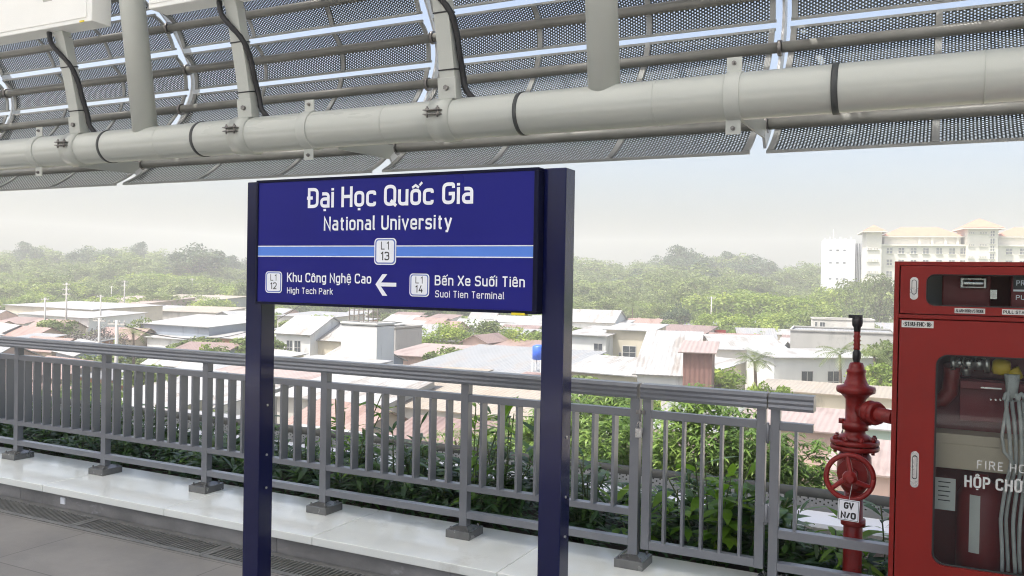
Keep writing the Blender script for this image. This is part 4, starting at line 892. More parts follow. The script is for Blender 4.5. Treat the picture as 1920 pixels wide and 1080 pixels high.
        w_ = g.build('window', W['frame'], h); g = MB(); g.quad(Q(a0, -.02, b0), Q(a1, -.02, b0), Q(a1, -.02, b1), Q(a0, -.02, b1)); g.build('pane', W['window'], w_)
    for (u0, u1, v0, v1) in side:
        a0, a1, b0, b1 = u0*dep, u1*dep, v0*H, v1*H; g = MB(); g.quad(Q(Lw+.02, a0, b0), Q(Lw+.02, a1, b0), Q(Lw+.02, a1, b1), Q(Lw+.02, a0, b1)); g.build('window', W['window'], h)
    if door:
        a0, a1 = door[0]*Lw, door[1]*Lw; g = MB(); g.hexa([Q(a0, -.03, 0), Q(a1, -.03, 0), Q(a1, .02, 0), Q(a0, .02, 0), Q(a0, -.03, door[2]), Q(a1, -.03, door[2]), Q(a1, .02, door[2]), Q(a0, .02, door[2])]); g.build('door', W['door'], h)
    return h, Q, Lw
HS = [
# left third
('long white warehouse with a cream wall behind the two leftmost poles', 10, 175, 572, 5, 14, -4, 'cream', 'rwhite', 'mono', .5, ()),
('low white shed in front of the cream-walled warehouse', 34, 166, 588, 4.2, 10, -6, 'white', 'rwhite', 'mono', .6, ()),
('long low pinkish-grey roofed shed behind the utility poles at left', 155, 270, 566, 4.5, 16, 4, 'pink', 'rpink', 'mono', 1.2, ()),
('small beige house at the foot of the wooded ridge left of the sign', 293, 361, 541, 5.2, 9, 10, 'beige', 'rcream', 'flat', 0, ((.15, .25, .5, .75), (.4, .5, .5, .75), (.75, .85, .5, .75))),
('wide greyish shed with sloping eave below the small beige house', 250, 386, 561, 5, 18, 10, 'grey', 'rcream', 'mono', .9, ((.93, .97, .45, .85),)),
('pale long roof in front of the wide greyish shed', 296, 405, 583, 4.2, 9, 8, 'pale', 'rcream', 'mono', .7, ()),
('far house with a reddish awning left of the sign post', 386, 440, 561, 4.8, 8, 0, 'pink', 'rpink', 'gable', 1.2, ((.2, .4, .4, .7), (.6, .8, .4, .7))),
('house with an orange brick wall beside the left sign post at mid height', 436, 480, 562, 4.2, 8, 0, 'brick', 'rcream', 'mono', .5, ()),
('pale gabled house with dormer left of the sign post', 398, 440, 594, 4, 7, 0, 'pale', 'rwhite', 'gablefront', 1.0, ((.4, .6, .4, .7),)),
('white roofed shed left of the sign, just above the blue-grey house', 310, 440, 600, 3.8, 8, 6, 'pale', 'rwhite', 'mono', .6, ()),
('blue-grey house with white flat eave left of the sign', 262, 392, 606, 4.6, 9, -3, 'bluegrey', 'rwhite', 'mono', .5, ((.65, .78, .35, .6),)),
('low white canopy shed under the blue-grey house', 276, 345, 632, 3, 4, -3, 'white', 'rwhite', 'mono', .3, ()),
('low shed with orange brick wall left of the left sign post', 394, 448, 632, 3.4, 5, -3, 'brick', 'rwhite', 'mono', .4, ()),
('small grey shed just left of the left sign post', 446, 500, 636, 3.2, 5, -3, 'grey', 'rwhite', 'mono', .3, ()),
# below the sign
('white roofed house with two dark windows under the sign at left', 518, 582, 623, 4.6, 8, 0, 'white', 'rwhite', 'gable', 1.9, ((.32, .48, .45, .8), (.55, .72, .45, .8))),
('long low shed behind the white roofed house under the sign', 520, 620, 592, 4.2, 10, 0, 'pale', 'rgrey', 'mono', .5, ()),
('cream gabled hut between two white houses under the sign', 574, 640, 635, 3.9, 9, 0, 'cream', 'rwhite', 'gable', 1.9, ()),
('white two-storey block with rooftop lattice under the sign', 640, 707, 604, 7, 3, 0, 'white', 'rwhite', 'flat', 0, ()),
('narrow shopfront with dark windows right of the white block', 708, 742, 612, 5.4, 6, 0, 'grey', 'rwhite', 'flat', 0, ((.1, .35, .45, .9), (.6, .85, .45, .9), (.1, .35, .05, .35))),
('reddish roofed shed beneath the bright trees under the sign', 725, 850, 665, 3, 9, 4, 'pink', 'rpink', 'mono', .6, ()),
('brown hut with a small pointed roof under the trees at centre', 868, 912, 640, 3.6, 6, 0, 'pink', 'rbrown', 'gablefront', .8, ()),
('brown low hut beside the pointed one, left of the right sign post', 905, 995, 647, 3.2, 6, 0, 'rustwall', 'rrust', 'mono', .4, ()),
('wide shed with glossy grey sheet roof edged in blue under the sign', 775, 1030, 686, 3.4, 13, 0, 'rblue', 'rgrey', 'mono', 1.1, ()),
('pale wall house seen through the rail gap right of left sign post', 505, 640, 683, 3.8, 6, -4, 'cream', 'rwhite', 'mono', .3, ((.06, .11, .3, .7), (.22, .26, .3, .7))),
('light bluish shed seen through the rail gap under the sign', 575, 700, 695, 3.6, 5, 3, 'bluegrey', 'rwhite', 'mono', .3, ()),
('reddish-brown low roof in the rail gap below the sign', 700, 850, 712, 3.2, 5, 8, 'pale', 'rrust', 'mono', .6, ()),
('cream flat-roofed hut with a window in the rail gap below the sign', 785, 862, 706, 4, 5, 3, 'beige', 'rcream', 'mono', .2, ((.4, .6, .4, .75), (.8, .95, .3, .75))),
('small orange brick hut left of the right sign post', 950, 994, 716, 3.4, 4, 0, 'brick', 'rrust', 'mono', .3, ()),
('long pale roof behind the balusters under the left of the sign', 520, 720, 742, 3.3, 7, 4, 'pale', 'rwhite', 'mono', .9, ()),
('wide pale roof behind the balusters under the right of the sign', 700, 1000, 756, 3, 8, -2, 'pale', 'rcream', 'mono', .9, ()),
('pinkish roof behind the balusters left of the left sign post', 330, 520, 715, 3.2, 8, 0, 'pale', 'rpink', 'mono', .8, ()),
('white roof low behind the balusters at left', 205, 400, 742, 3, 8, 0, 'white', 'rwhite', 'mono', .8, ()),
# right of the sign
('white roofed shed right behind the right sign post', 1040, 1150, 601, 4.2, 9, 4, 'white', 'rwhite', 'gable', 2, ()),
('small pale shed beside the white roofed one', 1120, 1172, 607, 3.8, 6, 4, 'pale', 'rwhite', 'mono', .5, ()),
('wide low shed with brown roof under the big trees', 1214, 1312, 626, 3.6, 10, 0, 'pale', 'rbrown', 'mono', 1.0, ()),
('white fronted house with barred window just right of the sign', 1060, 1136, 627, 5.6, 9, 0, 'white', 'rwhite', 'mono', .5, ((.72, .92, .6, .85), (.3, .4, .15, .35))),
('beige two-storey house with white eave right of the sign', 1137, 1222, 618, 6.2, 7, 4, 'cream', 'rwhite', 'mono', .4, ((.38, .66, .5, .72), (.3, .34, .1, .6))),
('low white arched shed behind the rusty tower', 1216, 1284, 645, 3.2, 7, 4, 'white', 'rwhite', 'gable', .7, ()),
('dark red low roof left of the dense green trees', 1330, 1420, 634, 3.4, 6, 8, 'pink', 'rrust', 'gable', .6, ()),
('shed with bright cream roof right of the rusty tower', 1345, 1476, 655, 3.8, 9, 22, 'pale', 'rwhite', 'mono', 1.1, ()),
('tall rusty corrugated shed standing at the centre right', 1281, 1335, 660, 6.4, 3.6, 10, 'rustwall', 'rpink', 'mono', .5, ()),
('bright house with big white roof left of the rusty shed', 1195, 1300, 700, 4.6, 10, 12, 'white', 'rwhite', 'mono', 2.6, ()),
('cream walled lean-to below the beige two-storey house', 1060, 1190, 695, 4, 6, -5, 'cream', 'rwhite', 'mono', .8, ()),
('large grey rendered house behind the long white one at right', 1482, 1680, 618, 6, 10, 6, 'grey', 'rgrey', 'flat', 0, ((.07, .08, .3, .5), (.19, .24, .25, .55))),
('ruined concrete wall house in front of the right-hand trees', 1524, 1640, 597, 6, 6, 10, 'pale', 'rgrey', 'flat', 0, ((.04, .07, .3, .9), (.12, .2, .3, .9))),
('long white house with two barred windows at centre right', 1452, 1640, 671, 4.6, 6, 36, 'white', 'rwhite', 'mono', .3, ((.27, .38, .3, .72), (.53, .64, .3, .72))),
('large pale flat roof right of the gate', 1420, 1700, 730, 3.2, 6, 0, 'cream', 'rcream', 'mono', .15, ()),
('pink sheet roof seen beyond the railing end', 1385, 1565, 795, 3.4, 5, 0, 'pink', 'rpink', 'mono', .5, ()),
('green walled shed with a dark opening behind the red valve', 1596, 1760, 800, 3.4, 5, 0, 'green', 'rwhite', 'mono', .4, ((.25, .85, .2, .55),)),
('pink roof low behind the red valve', 1560, 1760, 880, 3, 5, 0, 'pink', 'rpink', 'mono', .6, ()),
]
for hs in HS: house(*hs)
# rooftop lattice on the white block
a = P(655, 602, Z=GZ+7.0); t = thing('rooftop_lattice', 'dark metal lattice frame on the white block under the sign', 'frame', a)
f = MB(); dx = Vector((1, 0, 0)); 
w_ = (P(720, 602, D=(a-EYE).dot(FW))-a).length
for i in range(7): f.prism(a+dx*w_*i/6, a+dx*w_*i/6+Vector((0, 0, 2.3)), .09, .09)
for i in range(5): f.prism(a+Vector((0, 0, .1+.52*i)), a+dx*w_+Vector((0, 0, .1+.52*i)), .07, .07, side=(0, 1, 0))
for i in range(4): f.prism(a+dx*w_*i/3+Vector((0, 0, 2.3)), a+dx*w_*i/3+Vector((0, 3, 2.3)), .09, .09)
f.build('bars', W['door'], t)
p = P(1010, 655, D=75); t = thing('water_tank', 'bright blue water tank beside the right sign post', 'tank', (p.x, p.y, GZ))
f = MB(); f.lathe([(0, .5), (.03, .55), (1.15, .55), (1.25, .4), (1.3, .2)], (p.x, p.y, p.z-.9), (0, 0, 1), 20); f.build('tank', W['blue'], t)
f = MB()
for sx in (-.4, .4):
    for sy in (-.4, .4): f.cyl((p.x+sx, p.y+sy, GZ), (p.x+sx, p.y+sy, p.z-.9), .05, 8)
f.build('stand', W['frame'], t)
p = P(1350, 622, D=135); t = thing('red_roof_sign', 'tiny red board standing by the trees right of centre', 'sign', (p.x, p.y, GZ)); f = MB(); f.box((p.x-.9, p.y, p.z-.3), (p.x+.9, p.y+.08, p.z+.3)); f.build('board', M['valvered'], t); f = MB(); f.cyl((p.x, p.y+.1, GZ), (p.x, p.y+.1, p.z+.3), .06, 8); f.build('post', M['polecon'], t)
# infill sheds and bushes in the gaps between the placed houses
def clear(x, y, r_):
    for c, (a, b), rr in FOOT:
        d = Vector((x-c.x, y-c.y)); u = abs(d.x*math.cos(rr)+d.y*math.sin(rr)); v = abs(-d.x*math.sin(rr)+d.y*math.cos(rr))
        if u < a+r_ and v < b+r_: return False
    return True
SHED = []
def shedproto(label, wall, roof, kind, H, Lw, dep, rise, wins):
    # built at a far corner then moved: house() needs pixels, so build round a known point
    q = P(100, 600, Z=GZ+H); e = P(100, 600, Z=GZ+H)+Vector((Lw, 0, 0)); v = e-EYE; k = FOC/v.dot(FW); px = 960+v.dot(R2)*k
    h, Q_, L_ = house(label, 100, px, 600, H, dep, 0, wall, roof, kind, rise, wins); FOOT.pop(); h['group'] = 'small sheds packed between the larger houses'; SHED.append((h, max(Lw, dep)/2)); return h
for a in (('small shed with weathered pale sheet roof and cream walls, packed between larger houses', 'cream', 'rwhite', 'mono', 3, 6, 5, .6, ((.15, .35, .35, .7), (.6, .8, .35, .7))), ('small gabled shed with rusty red roof, packed between larger houses', 'beige', 'rrust', 'gable', 2.8, 6.5, 5, 1.2, ((.4, .6, .3, .7),)),
          ('small brick shed under a grey sheet roof, packed between larger houses', 'brick', 'rgrey', 'mono', 2.9, 5, 4.5, .5, ((.3, .5, .35, .7),)), ('small blue-grey shed under a pale roof, packed between larger houses', 'bluegrey', 'rwhite', 'gable', 3, 7, 5, 1.1, ((.2, .35, .35, .7), (.6, .75, .35, .7))),
          ('small grey-roofed shed with pinkish walls, packed between larger houses', 'pink', 'rgrey', 'gable', 3.1, 5.5, 6, 1.3, ((.35, .6, .35, .7),)), ('small brown-roofed shed with white walls, packed between larger houses', 'white', 'rbrown', 'mono', 3, 6, 4, .7, ((.2, .4, .35, .7), (.65, .8, .35, .7)))): shedproto(*a)
rr_ = random.Random(77); n_ = 0; used = set()
for _ in range(5000):
    if n_ >= 110: break
    D = 38+150*rr_.random()**1.1; px_ = rr_.uniform(-150, 1700); p = P(px_, 560, D=D)
    if px_ > 1370 and D < 84: continue
    k = rr_.randrange(6); h, rad = SHED[k]
    if not clear(p.x, p.y, rad*.9): continue
    if k in used: h = copy_tree(h)
    used.add(k); n_ += 1; h.location = (p.x, p.y, GZ); a_ = rr_.uniform(-.35, .35); h.rotation_euler.z = a_; FOOT.append((Vector((p.x, p.y, 0)), (rad, rad), 0))
# utility poles
def upole(x, yb, yt, D, label, arms=2):
    b = P(x, yb, D=D); tp_ = P(x, yt, D=D); h = thing('utility_pole', label, 'pole', (b.x, b.y, GZ))
    f = MB(); f.cyl((b.x, b.y, GZ), (b.x, b.y, tp_.z), .17, 10, .11); f.build('pole', 'polecon', h)
    for k in range(arms):
        z = tp_.z-.3-.8*k; f = MB(); f.box((b.x-.9, b.y-.06, z-.05), (b.x+.9, b.y+.06, z+.05)); 
        for s in (-.8, -.3, .3, .8): f.cyl((b.x+s, b.y, z+.05), (b.x+s, b.y, z+.25), .05, 6)
        f.build('crossarm', 'polecon', h)
    return Vector((b.x, b.y, tp_.z-.2))
PL = [upole(84, 620, 558, 130, 'short concrete pole in front of the cream warehouse at far left', 1), upole(124, 612, 530, 135, 'tall concrete pole with insulators in front of the warehouse at left', 3), upole(188, 620, 553, 140, 'concrete pole between the warehouse and the pinkish shed', 1),
      upole(209, 560, 536, 230, 'distant short pole before the wooded ridge at left', 1), upole(233, 580, 526, 180, 'tall pole rising in front of the ridge left of centre', 2), upole(186, 640, 596, 85, 'thin pole beside the bare grey tree', 1), upole(218, 690, 600, 62, 'near concrete pole rising behind the left railing', 1),
      upole(360, 560, 522, 250, 'far pole with slanted crossarm before the ridge near the sign', 1), upole(1333, 620, 556, 170, 'pale pole standing among the trees right of the sign', 1)]
def cable(a, b, label, sag=1.2):
    f = MB(); f.tube([a.lerp(b, i/16)-Vector((0, 0, sag*4*(i/16)*(1-i/16))) for i in range(17)], .03, 5); tag(f.build('power_cable', 'black'), label, 'cable')
cable(PL[0], PL[1], 'cable strung between the two poles in front of the warehouse'); cable(PL[1], PL[2], 'cable from the tall insulator pole to the pole at its right'); cable(PL[2], PL[4], 'cable running to the tall pole before the ridge')
cable(PL[6], P(560, 575, D=80), 'long cable passing low behind the sign toward the white roofed house', 2)
# ------------------------------------------------------------ university buildings
def bigbuilding():
    D = 262; rot = math.radians(10.5); dx = Vector((math.cos(rot), math.sin(rot), 0)); dy = Vector((-dx.y, dx.x, 0))
    A = P(1660, 461, D=D); o = Vector((A.x, A.y, GZ)); h = thing('campus_building', 'large cream campus building with red tiled hip roofs and two towers', 'building', o)
    def U(x, y):   # pixel on the main facade plane -> (u, z)
        rv = ray(x, y); n = dy; t_ = (A-EYE).dot(n)/rv.dot(n); p = EYE+rv*t_; return ((p-A).dot(dx), p.z-GZ)
    def Q(u, v, z): return o+dx*u+dy*v+Vector((0, 0, z))
    cream = W['cream2']; tile = W['tileroof']
    def blk(nm, u0, u1, v0, v1, z1, m, z0=0):
        f = MB(); f.hexa([Q(u0, v0, z0), Q(u1, v0, z0), Q(u1, v1, z0), Q(u0, v1, z0), Q(u0, v0, z1), Q(u1, v0, z1), Q(u1, v1, z1), Q(u0, v1, z1)]); return f.build(nm, m, h)
    def hip(u0, u1, v0, v1, z, rise, ov=1.0):
        f = MB(); u0 -= ov; u1 += ov; v0 -= ov; v1 += ov; m_ = min(u1-u0, v1-v0)/2
        a, b, c, d = Q(u0, v0, z), Q(u1, v0, z), Q(u1, v1, z), Q(u0, v1, z)
        if u1-u0 >= v1-v0: r0, r1 = Q(u0+m_, (v0+v1)/2, z+rise), Q(u1-m_, (v0+v1)/2, z+rise); f.quad(a, b, r1, r0); f.quad(c, d, r0, r1); f.tri(b, c, r1); f.tri(d, a, r0)
        else: r0, r1 = Q((u0+u1)/2, v0+m_, z+rise), Q((u0+u1)/2, v1-m_, z+rise); f.tri(a, b, r0); f.tri(c, d, r1); f.quad(b, c, r1, r0); f.quad(d, a, r0, r1)
        f.quad(d, c, b, a); p = f.build('roof', tile, h)
        g = MB()
        for q, w in ((a, b), (b, c), (c, d), (d, a)): g.prism(q-Vector((0, 0, .25)), w-Vector((0, 0, .25)), .3, .5, side=(0, 0, 1))
        g.build('cornice', cream, p)
    zE = U(1700, 458)[1]; u1 = U(1810, 458)[0]; uE = U(2010, 458)[0]
    t1a, t1b = U(1624, 440)[0], U(1652, 440)[0]; zt1 = U(1640, 434)[1]
    t2a, t2b = U(1811, 430)[0], U(1868, 430)[0]; zt2 = U(1840, 428)[1]
    blk('wall', t1b, t2a, 0, 14, zE, cream); blk('wall', t2b, uE, 0, 14, zE, cream)
    blk('tower', t1a, t1b, -2, 10, zt1, cream); blk('tower', t2a, t2b, -2.5, 12, zt2, cream)
    hip(t1a, t1b, -2, 10, zt1, 2.0, 1.2); hip(t2a, t2b, -2.5, 12, zt2, 3.0, 1.4); hip(t1b+1, t2a-1, 1.5, 12.5, zE+2.6, 3, .8); hip(t2b+1, uE, 1.5, 12.5, zE+2.6, 3, .8)
    blk('attic_wall', t1b+1.2, t2a-1, 1.6, 12.4, zE+2.6, cream, zE); blk('attic_wall', t2b+1, uE-.5, 1.6, 12.4, zE+2.6, cream, zE)
    blk('cornice', t1b, t2a, -.7, 0, zE, cream, zE-.5); blk('cornice', t2b, uE, -.7, 0, zE, cream, zE-.5)
    def win(u, z, w, hh, v=-.0, cols=2):
        f = MB(); f.quad(Q(u-w/2, v-.03, z-hh/2), Q(u+w/2, v-.03, z-hh/2), Q(u+w/2, v-.03, z+hh/2), Q(u-w/2, v-.03, z+hh/2)); p = f.build('window', W['winfar'], h)
        g = MB(); b_ = .14
        for i in range(cols+1): uu = u-w/2+w*i/cols; g.hexa([Q(uu-b_/2, v-.12, z-hh/2), Q(uu+b_/2, v-.12, z-hh/2), Q(uu+b_/2, v-.031, z-hh/2), Q(uu-b_/2, v-.031, z-hh/2), Q(uu-b_/2, v-.12, z+hh/2), Q(uu+b_/2, v-.12, z+hh/2), Q(uu+b_/2, v-.031, z+hh/2), Q(uu-b_/2, v-.031, z+hh/2)])
        for zz in (z, z+hh/2+b_/2): g.hexa([Q(u-w/2, v-.12, zz-b_/2), Q(u+w/2, v-.12, zz-b_/2), Q(u+w/2, v-.031, zz-b_/2), Q(u-w/2, v-.031, zz-b_/2), Q(u-w/2, v-.12, zz+b_/2), Q(u+w/2, v-.12, zz+b_/2), Q(u+w/2, v-.031, zz+b_/2), Q(u-w/2, v-.031, zz+b_/2)])
        g.hexa([Q(u-w/2-.2, v-.35, z-hh/2-.15), Q(u+w/2+.2, v-.35, z-hh/2-.15), Q(u+w/2+.2, v-.031, z-hh/2-.15), Q(u-w/2-.2, v-.031, z-hh/2-.15), Q(u-w/2-.2, v-.35, z-hh/2), Q(u+w/2+.2, v-.35, z-hh/2), Q(u+w/2+.2, v-.031, z-hh/2), Q(u-w/2-.2, v-.031, z-hh/2)])
        g.build('window_frame', cream, p)
    st_ = U(1700, 469)[1]-U(1700, 491)[1]; zw = U(1668, 470)[1]
    for fl in range(4):
        for px in (1668, 1690, 1713, 1736, 1761, 1785, 1806): win(U(px, 470)[0], zw-fl*st_, 1.7, 1.7)
        for px in (1892, 1918, 1944, 1970): win(U(px, 468)[0], zw-fl*st_, 1.8, 1.7)
    for fl in range(5): win(U(1857, 439)[0], U(1857, 439)[1]-fl*st_*.62, 1.2, 1.5, -2.5)
    for px in (1818, 1840):
        for fl in range(3): win(U(px, 438)[0], U(px, 438)[1]-fl*st_*1.0, 1.4 if px == 1818 else 2.0, .45, -2.5, 3)
    for fl in range(3):
        for px in (1630, 1641): win(U(px, 467)[0], U(px, 467)[1]-fl*st_, 1.3, .5, -2, 3)
    for px in (1725, 1749, 1774, 1797):
        u, z = U(px, 452); f = MB(); f.hexa([Q(u-.3, .8, zE), Q(u+.3, .8, zE), Q(u+.3, 1.6, zE), Q(u-.3, 1.6, zE), Q(u-.3, .8, zE+2.2), Q(u+.3, .8, zE+2.2), Q(u+.3, 1.6, zE+2.2), Q(u-.3, 1.6, zE+2.2)]); f.build('attic_pier', cream, h)
    # white block left of it
    D2 = 285; A2 = P(1545, 449, D=D2); o2 = Vector((A2.x, A2.y, GZ)); h2 = thing('white_block', 'plain white tower block left of the cream campus building', 'building', o2)
    wd = (P(1597, 449, D=D2)-A2).length*1.06; hh = A2.z-GZ
    def Q2(u, v, z): return o2+dx*u+dy*v+Vector((0, 0, z))
    def blk2(nm, u0, u1, v0, v1, z0, z1, m, par=h2):
        f = MB(); f.hexa([Q2(u0, v0, z0), Q2(u1, v0, z0), Q2(u1, v1, z0), Q2(u0, v1, z0), Q2(u0, v0, z1), Q2(u1, v0, z1), Q2(u1, v1, z1), Q2(u0, v1, z1)]); return f.build(nm, m, par)
    blk2('wall', 0, wd, 0, 12, 0, hh, W['white2']); rw = wd*.46
    blk2('rear_wing', wd, wd+rw, 2, 12, 0, hh-1.2, W['winfar'])
    for i in range(9): blk2('fin', wd+rw*i/9+.05, wd+rw*i/9+.22, 1.6, 1.99, 0, hh-1.2, W['white2'])
    for i in range(6): blk2('roof_lattice', wd*i/6, wd*i/6+.5, .2, .6, hh, hh+(.9 if i % 2 else .5), W['white2'])
    f = MB(); f.cyl(Q2(wd*.32, 3, hh), Q2(wd*.32, 3, hh+3.4), .12, 8); f.build('mast', W['frame'], h2)
    for fl, zz in enumerate((.905-.05, .70, .5)):
        for i in range(3): blk2('window', wd*(.18+.22*i), wd*(.18+.22*i)+.8, -.04, -.01, hh*zz, hh*zz+.5, W['winfar'])
W['cream2'] = mat('campus_wall', (.62, .6, .53), .8, 0, .05, .2); W['white2'] = mat('white_wall', (.62, .63, .64), .8, 0, .04, .2)
W['winfar'] = mat('campus_glass', (.13, .15, .17), .3, 0, .3, .4)
W['tileroof'] = mat('campus_tiles', (.42, .17, .11), .8, 0, .12, .5)
bigbuilding()
# ------------------------------------------------------------ trees
def crown_mesh(seed, nl, nf, ls, shape, spread=1.0):
    """foliage of unit height 1 (z .15-1) and width about 1; leaf clumps scattered over many lobes"""
    r = random.Random(seed); f = MB(); f.tone = []; lobes = []
    for k in range(nl):
        for _ in range(40):
            x, y, z = r.uniform(-1, 1), r.uniform(-1, 1), r.uniform(-1, 1)
            if x*x+y*y+z*z < 1: break
        if shape == 'round': c = Vector((x*.34, y*.34, .52+z*.32)); R_ = r.uniform(.13, .22)
        elif shape == 'wide': c = Vector((x*.44, y*.44, .58+z*.27)); R_ = r.uniform(.11, .2)
        elif shape == 'tall': c = Vector((x*.24, y*.24, .56+z*.33)); R_ = r.uniform(.11, .18)
        else: c = Vector((x*.42, y*.42, .38+z*.3)); R_ = r.uniform(.12, .22)
        lobes.append((c, R_, r.uniform(-.42, .42)))
    for k in range(nf):
        c, R_, tn = lobes[r.randrange(nl)]
        d = Vector((r.gauss(0, 1), r.gauss(0, 1), r.gauss(.25, 1))).normalized(); rad = R_*(r.random()**.35); p = c+Vector((d.x, d.y, d.z*.8))*rad
        n = (d+Vector((r.gauss(0, .6), r.gauss(0, .6), r.gauss(.3, .6)))).normalized(); u = n.cross(Vector((r.gauss(0, 1), r.gauss(0, 1), r.gauss(0, 1)))).normalized(); v = n.cross(u); s = ls*r.uniform(.5, 1.3)
        a = p+u*s; b = p+v*s*.62; e = p-u*s*.9; g_ = p-v*s*.62; m_ = n*s*.25
        f.quad(a-m_, b, e-m_, g_); f.tone.append(tn+r.uniform(-.15, .15))
    return f, lobes
def make_tree(name, label, cat, seed, nl, nf, ls, shape, mt, group=None, bare=False):
    h = thing(name, label, cat, (0, 0, 0), group); f, lobes = crown_mesh(seed, nl, nf, ls, shape); tr = MB(); r = random.Random(seed)
    tr.tube([(0, 0, -.03), (.01, .0, .15), (.0, .01, .3), (.02, .0, .5)], .02, 8, [.028, .022, .018, .01])
    for c, R_, tn in lobes[:14]: b = Vector((0, 0, r.uniform(.18, .42))); tr.tube([b, b.lerp(c, .5)+Vector((0, 0, .02)), c], .006, 5, [.01, .007, .003])
    tr.build('trunk', 'bark', h); f.build('crown', mt, h); return h
FG = 'hazy trees of the wooded ridge'
KINDS = {}
def kind(k, name, label, seed, nl, nf, ls, shape, mt):
    KINDS[k] = [make_tree(name, label, 'tree', seed, nl, nf, ls, shape, mt, label and FG+' ('+k+')'), 0]
kind('round', 'broadleaf_tree', 'round green broadleaf tree among the hazy wooded ridge', 1, 34, 3600, .03, 'round', 'treeA')
kind('wide', 'spreading_tree', 'flat-topped spreading dark tree rising from the hazy wooded ridge', 2, 30, 3200, .028, 'wide', 'treeC')
kind('tall', 'slender_tree', 'slender upright dark tree on the crest of the wooded ridge', 3, 26, 2600, .03, 'tall', 'treeC')
kind('bright', 'yellow_green_tree', 'full yellow-green tree at the front of the wooded ridge', 4, 40, 4200, .027, 'bush', 'treeB')
kind('bamboo', 'feathery_tree', 'feathery pale green tree massed on the wooded slope', 5, 44, 3800, .026, 'bush', 'treeA')
def put(k, x, yt, D, w=1.0, name=None, label=None, group=None):
    pr, n = KINDS[k]; o = pr if n == 0 else copy_tree(pr); KINDS[k][1] += 1
    p = P(x, yt, D=D); g_ = TH(p.x, p.y); H = p.z-g_
    o.location = (p.x, p.y, g_); o.scale = (H*w, H*w, H/.97); o.rotation_euler.z = random.random()*6.28
    if label: o['label'] = label; o['group'] = '' ; del o['group']
    return o
random.seed(31)
def tops(x):
    T = [(-120, 460), (0, 462), (40, 455), (110, 458), (150, 462), (200, 458), (240, 450), (280, 457), (320, 470), (370, 456), (420, 468), (470, 486), (560, 480), (700, 470), (850, 468), (1000, 470), (1085, 474), (1150, 476), (1220, 476), (1260, 468), (1300, 464), (1340, 466), (1400, 470), (1440, 488), (1500, 484), (1560, 482), (1700, 490), (1900, 500), (2060, 500)]
    for a, b in zip(T, T[1:]):
        if a[0] <= x <= b[0]: return a[1]+(b[1]-a[1])*(x-a[0])/(b[0]-a[0])
    return 490
x = -110
while x < 2040:     # crest
    k = random.choice(['round', 'wide', 'round', 'tall', 'bamboo']); put(k, x, tops(x)+random.uniform(-4, 10), random.uniform(380, 430), random.uniform(1.1, 1.5)*(.6 if k == 'tall' else 1)); x += random.uniform(18, 30)
for D, dy, kk, st_ in ((236, 66, ['bright', 'bamboo', 'round'], 34), (212, 82, ['bright', 'bamboo', 'bright', 'round'], 36), (345, 20, ['round', 'bamboo', 'bamboo', 'round', 'wide'], 30), (300, 36, ['bamboo', 'bright', 'round', 'bamboo'], 36), (262, 52, ['bamboo', 'bright', 'round', 'bright'], 40)):
    x = -120
    while x < 1600:
        if not (520 < x < 960 and random.random() < .5): put(random.choice(kk), x, tops(x)+dy+random.uniform(-7, 9), D+random.uniform(-14, 14), random.uniform(1.3, 1.8))
        x += random.uniform(.75, 1.25)*st_
# nearer, brighter band of trees right of the sign
for x, y, D, k, w in ((1290, 532, 215, 'round', 1.2), (1345, 520, 205, 'bright', 1.3), (1400, 514, 200, 'bright', 1.3), (1455, 520, 195, 'bright', 1.3), (1510, 528, 190, 'bright', 1.2), (1170, 556, 200, 'bamboo', 1.1), (1120, 545, 215, 'bamboo', 1.2), (1240, 560, 190, 'round', 1.2), (1270, 566, 178, 'wide', 1.0), (1095, 560, 200, 'round', 1.1),
                     (1350, 560, 160, 'bright', 1.3), (1400, 566, 152, 'bright', 1.4), (1450, 560, 165, 'bright', 1.2), (1500, 556, 170, 'bright', 1.2), (1545, 570, 150, 'round', 1.1), (1320, 585, 165, 'round', 1.0), (1385, 596, 140, 'bright', 1.0), (1425, 604, 136, 'bright', .9), (1215, 580, 180, 'round', .8), (1590, 585, 150, 'bright', 1.0), (1630, 590, 145, 'bamboo', 1.0)): put(k, x, y, D, w)
for x, y, D, k, w in ((400, 506, 250, 'bright', 1.1), (440, 512, 235, 'bright', 1.2), (475, 520, 230, 'round', 1.2), (60, 512, 235, 'bright', 1.3), (120, 505, 240, 'bright', 1.2), (20, 525, 225, 'round', 1.2), (170, 515, 240, 'bright', 1.2), (90, 540, 215, 'bamboo', 1.1), (215, 520, 235, 'bamboo', 1.1), (270, 520, 240, 'round', 1.1), (-20, 540, 215, 'bamboo', 1.2)): put(k, x, y, D, w)
put('wide', 375, 452, 340, 1.3); put('tall', 1272, 458, 400, .9); put('wide', 1290, 462, 390, 1.1)
BUSH = [make_tree('garden_bush', lb, 'bush', 200+i, 20, 2200, .04, 'bush', mt_, 'garden bushes between the sheds') for i, (lb, mt_) in enumerate((('green garden bush squeezed between the low sheds of the town', 'treeA'), ('yellow-green garden bush squeezed between the low sheds of the town', 'treeB')))]
n_ = 0
for _ in range(5000):
    if n_ >= 190: break
    D = 30+165*rr_.random()**1.05; px_ = rr_.uniform(-150, 1700); p = P(px_, 560, D=D)
    if px_ > 1400 and D < 84: continue
    if not clear(p.x, p.y, .3): continue
    h = BUSH[n_ % 2] if n_ < 2 else copy_tree(BUSH[n_ % 2]); n_ += 1; s = rr_.uniform(2.2, 6.2); h.location = (p.x, p.y, GZ); h.scale = (s*1.25, s*1.25, s); h.rotation_euler.z = rr_.random()*6
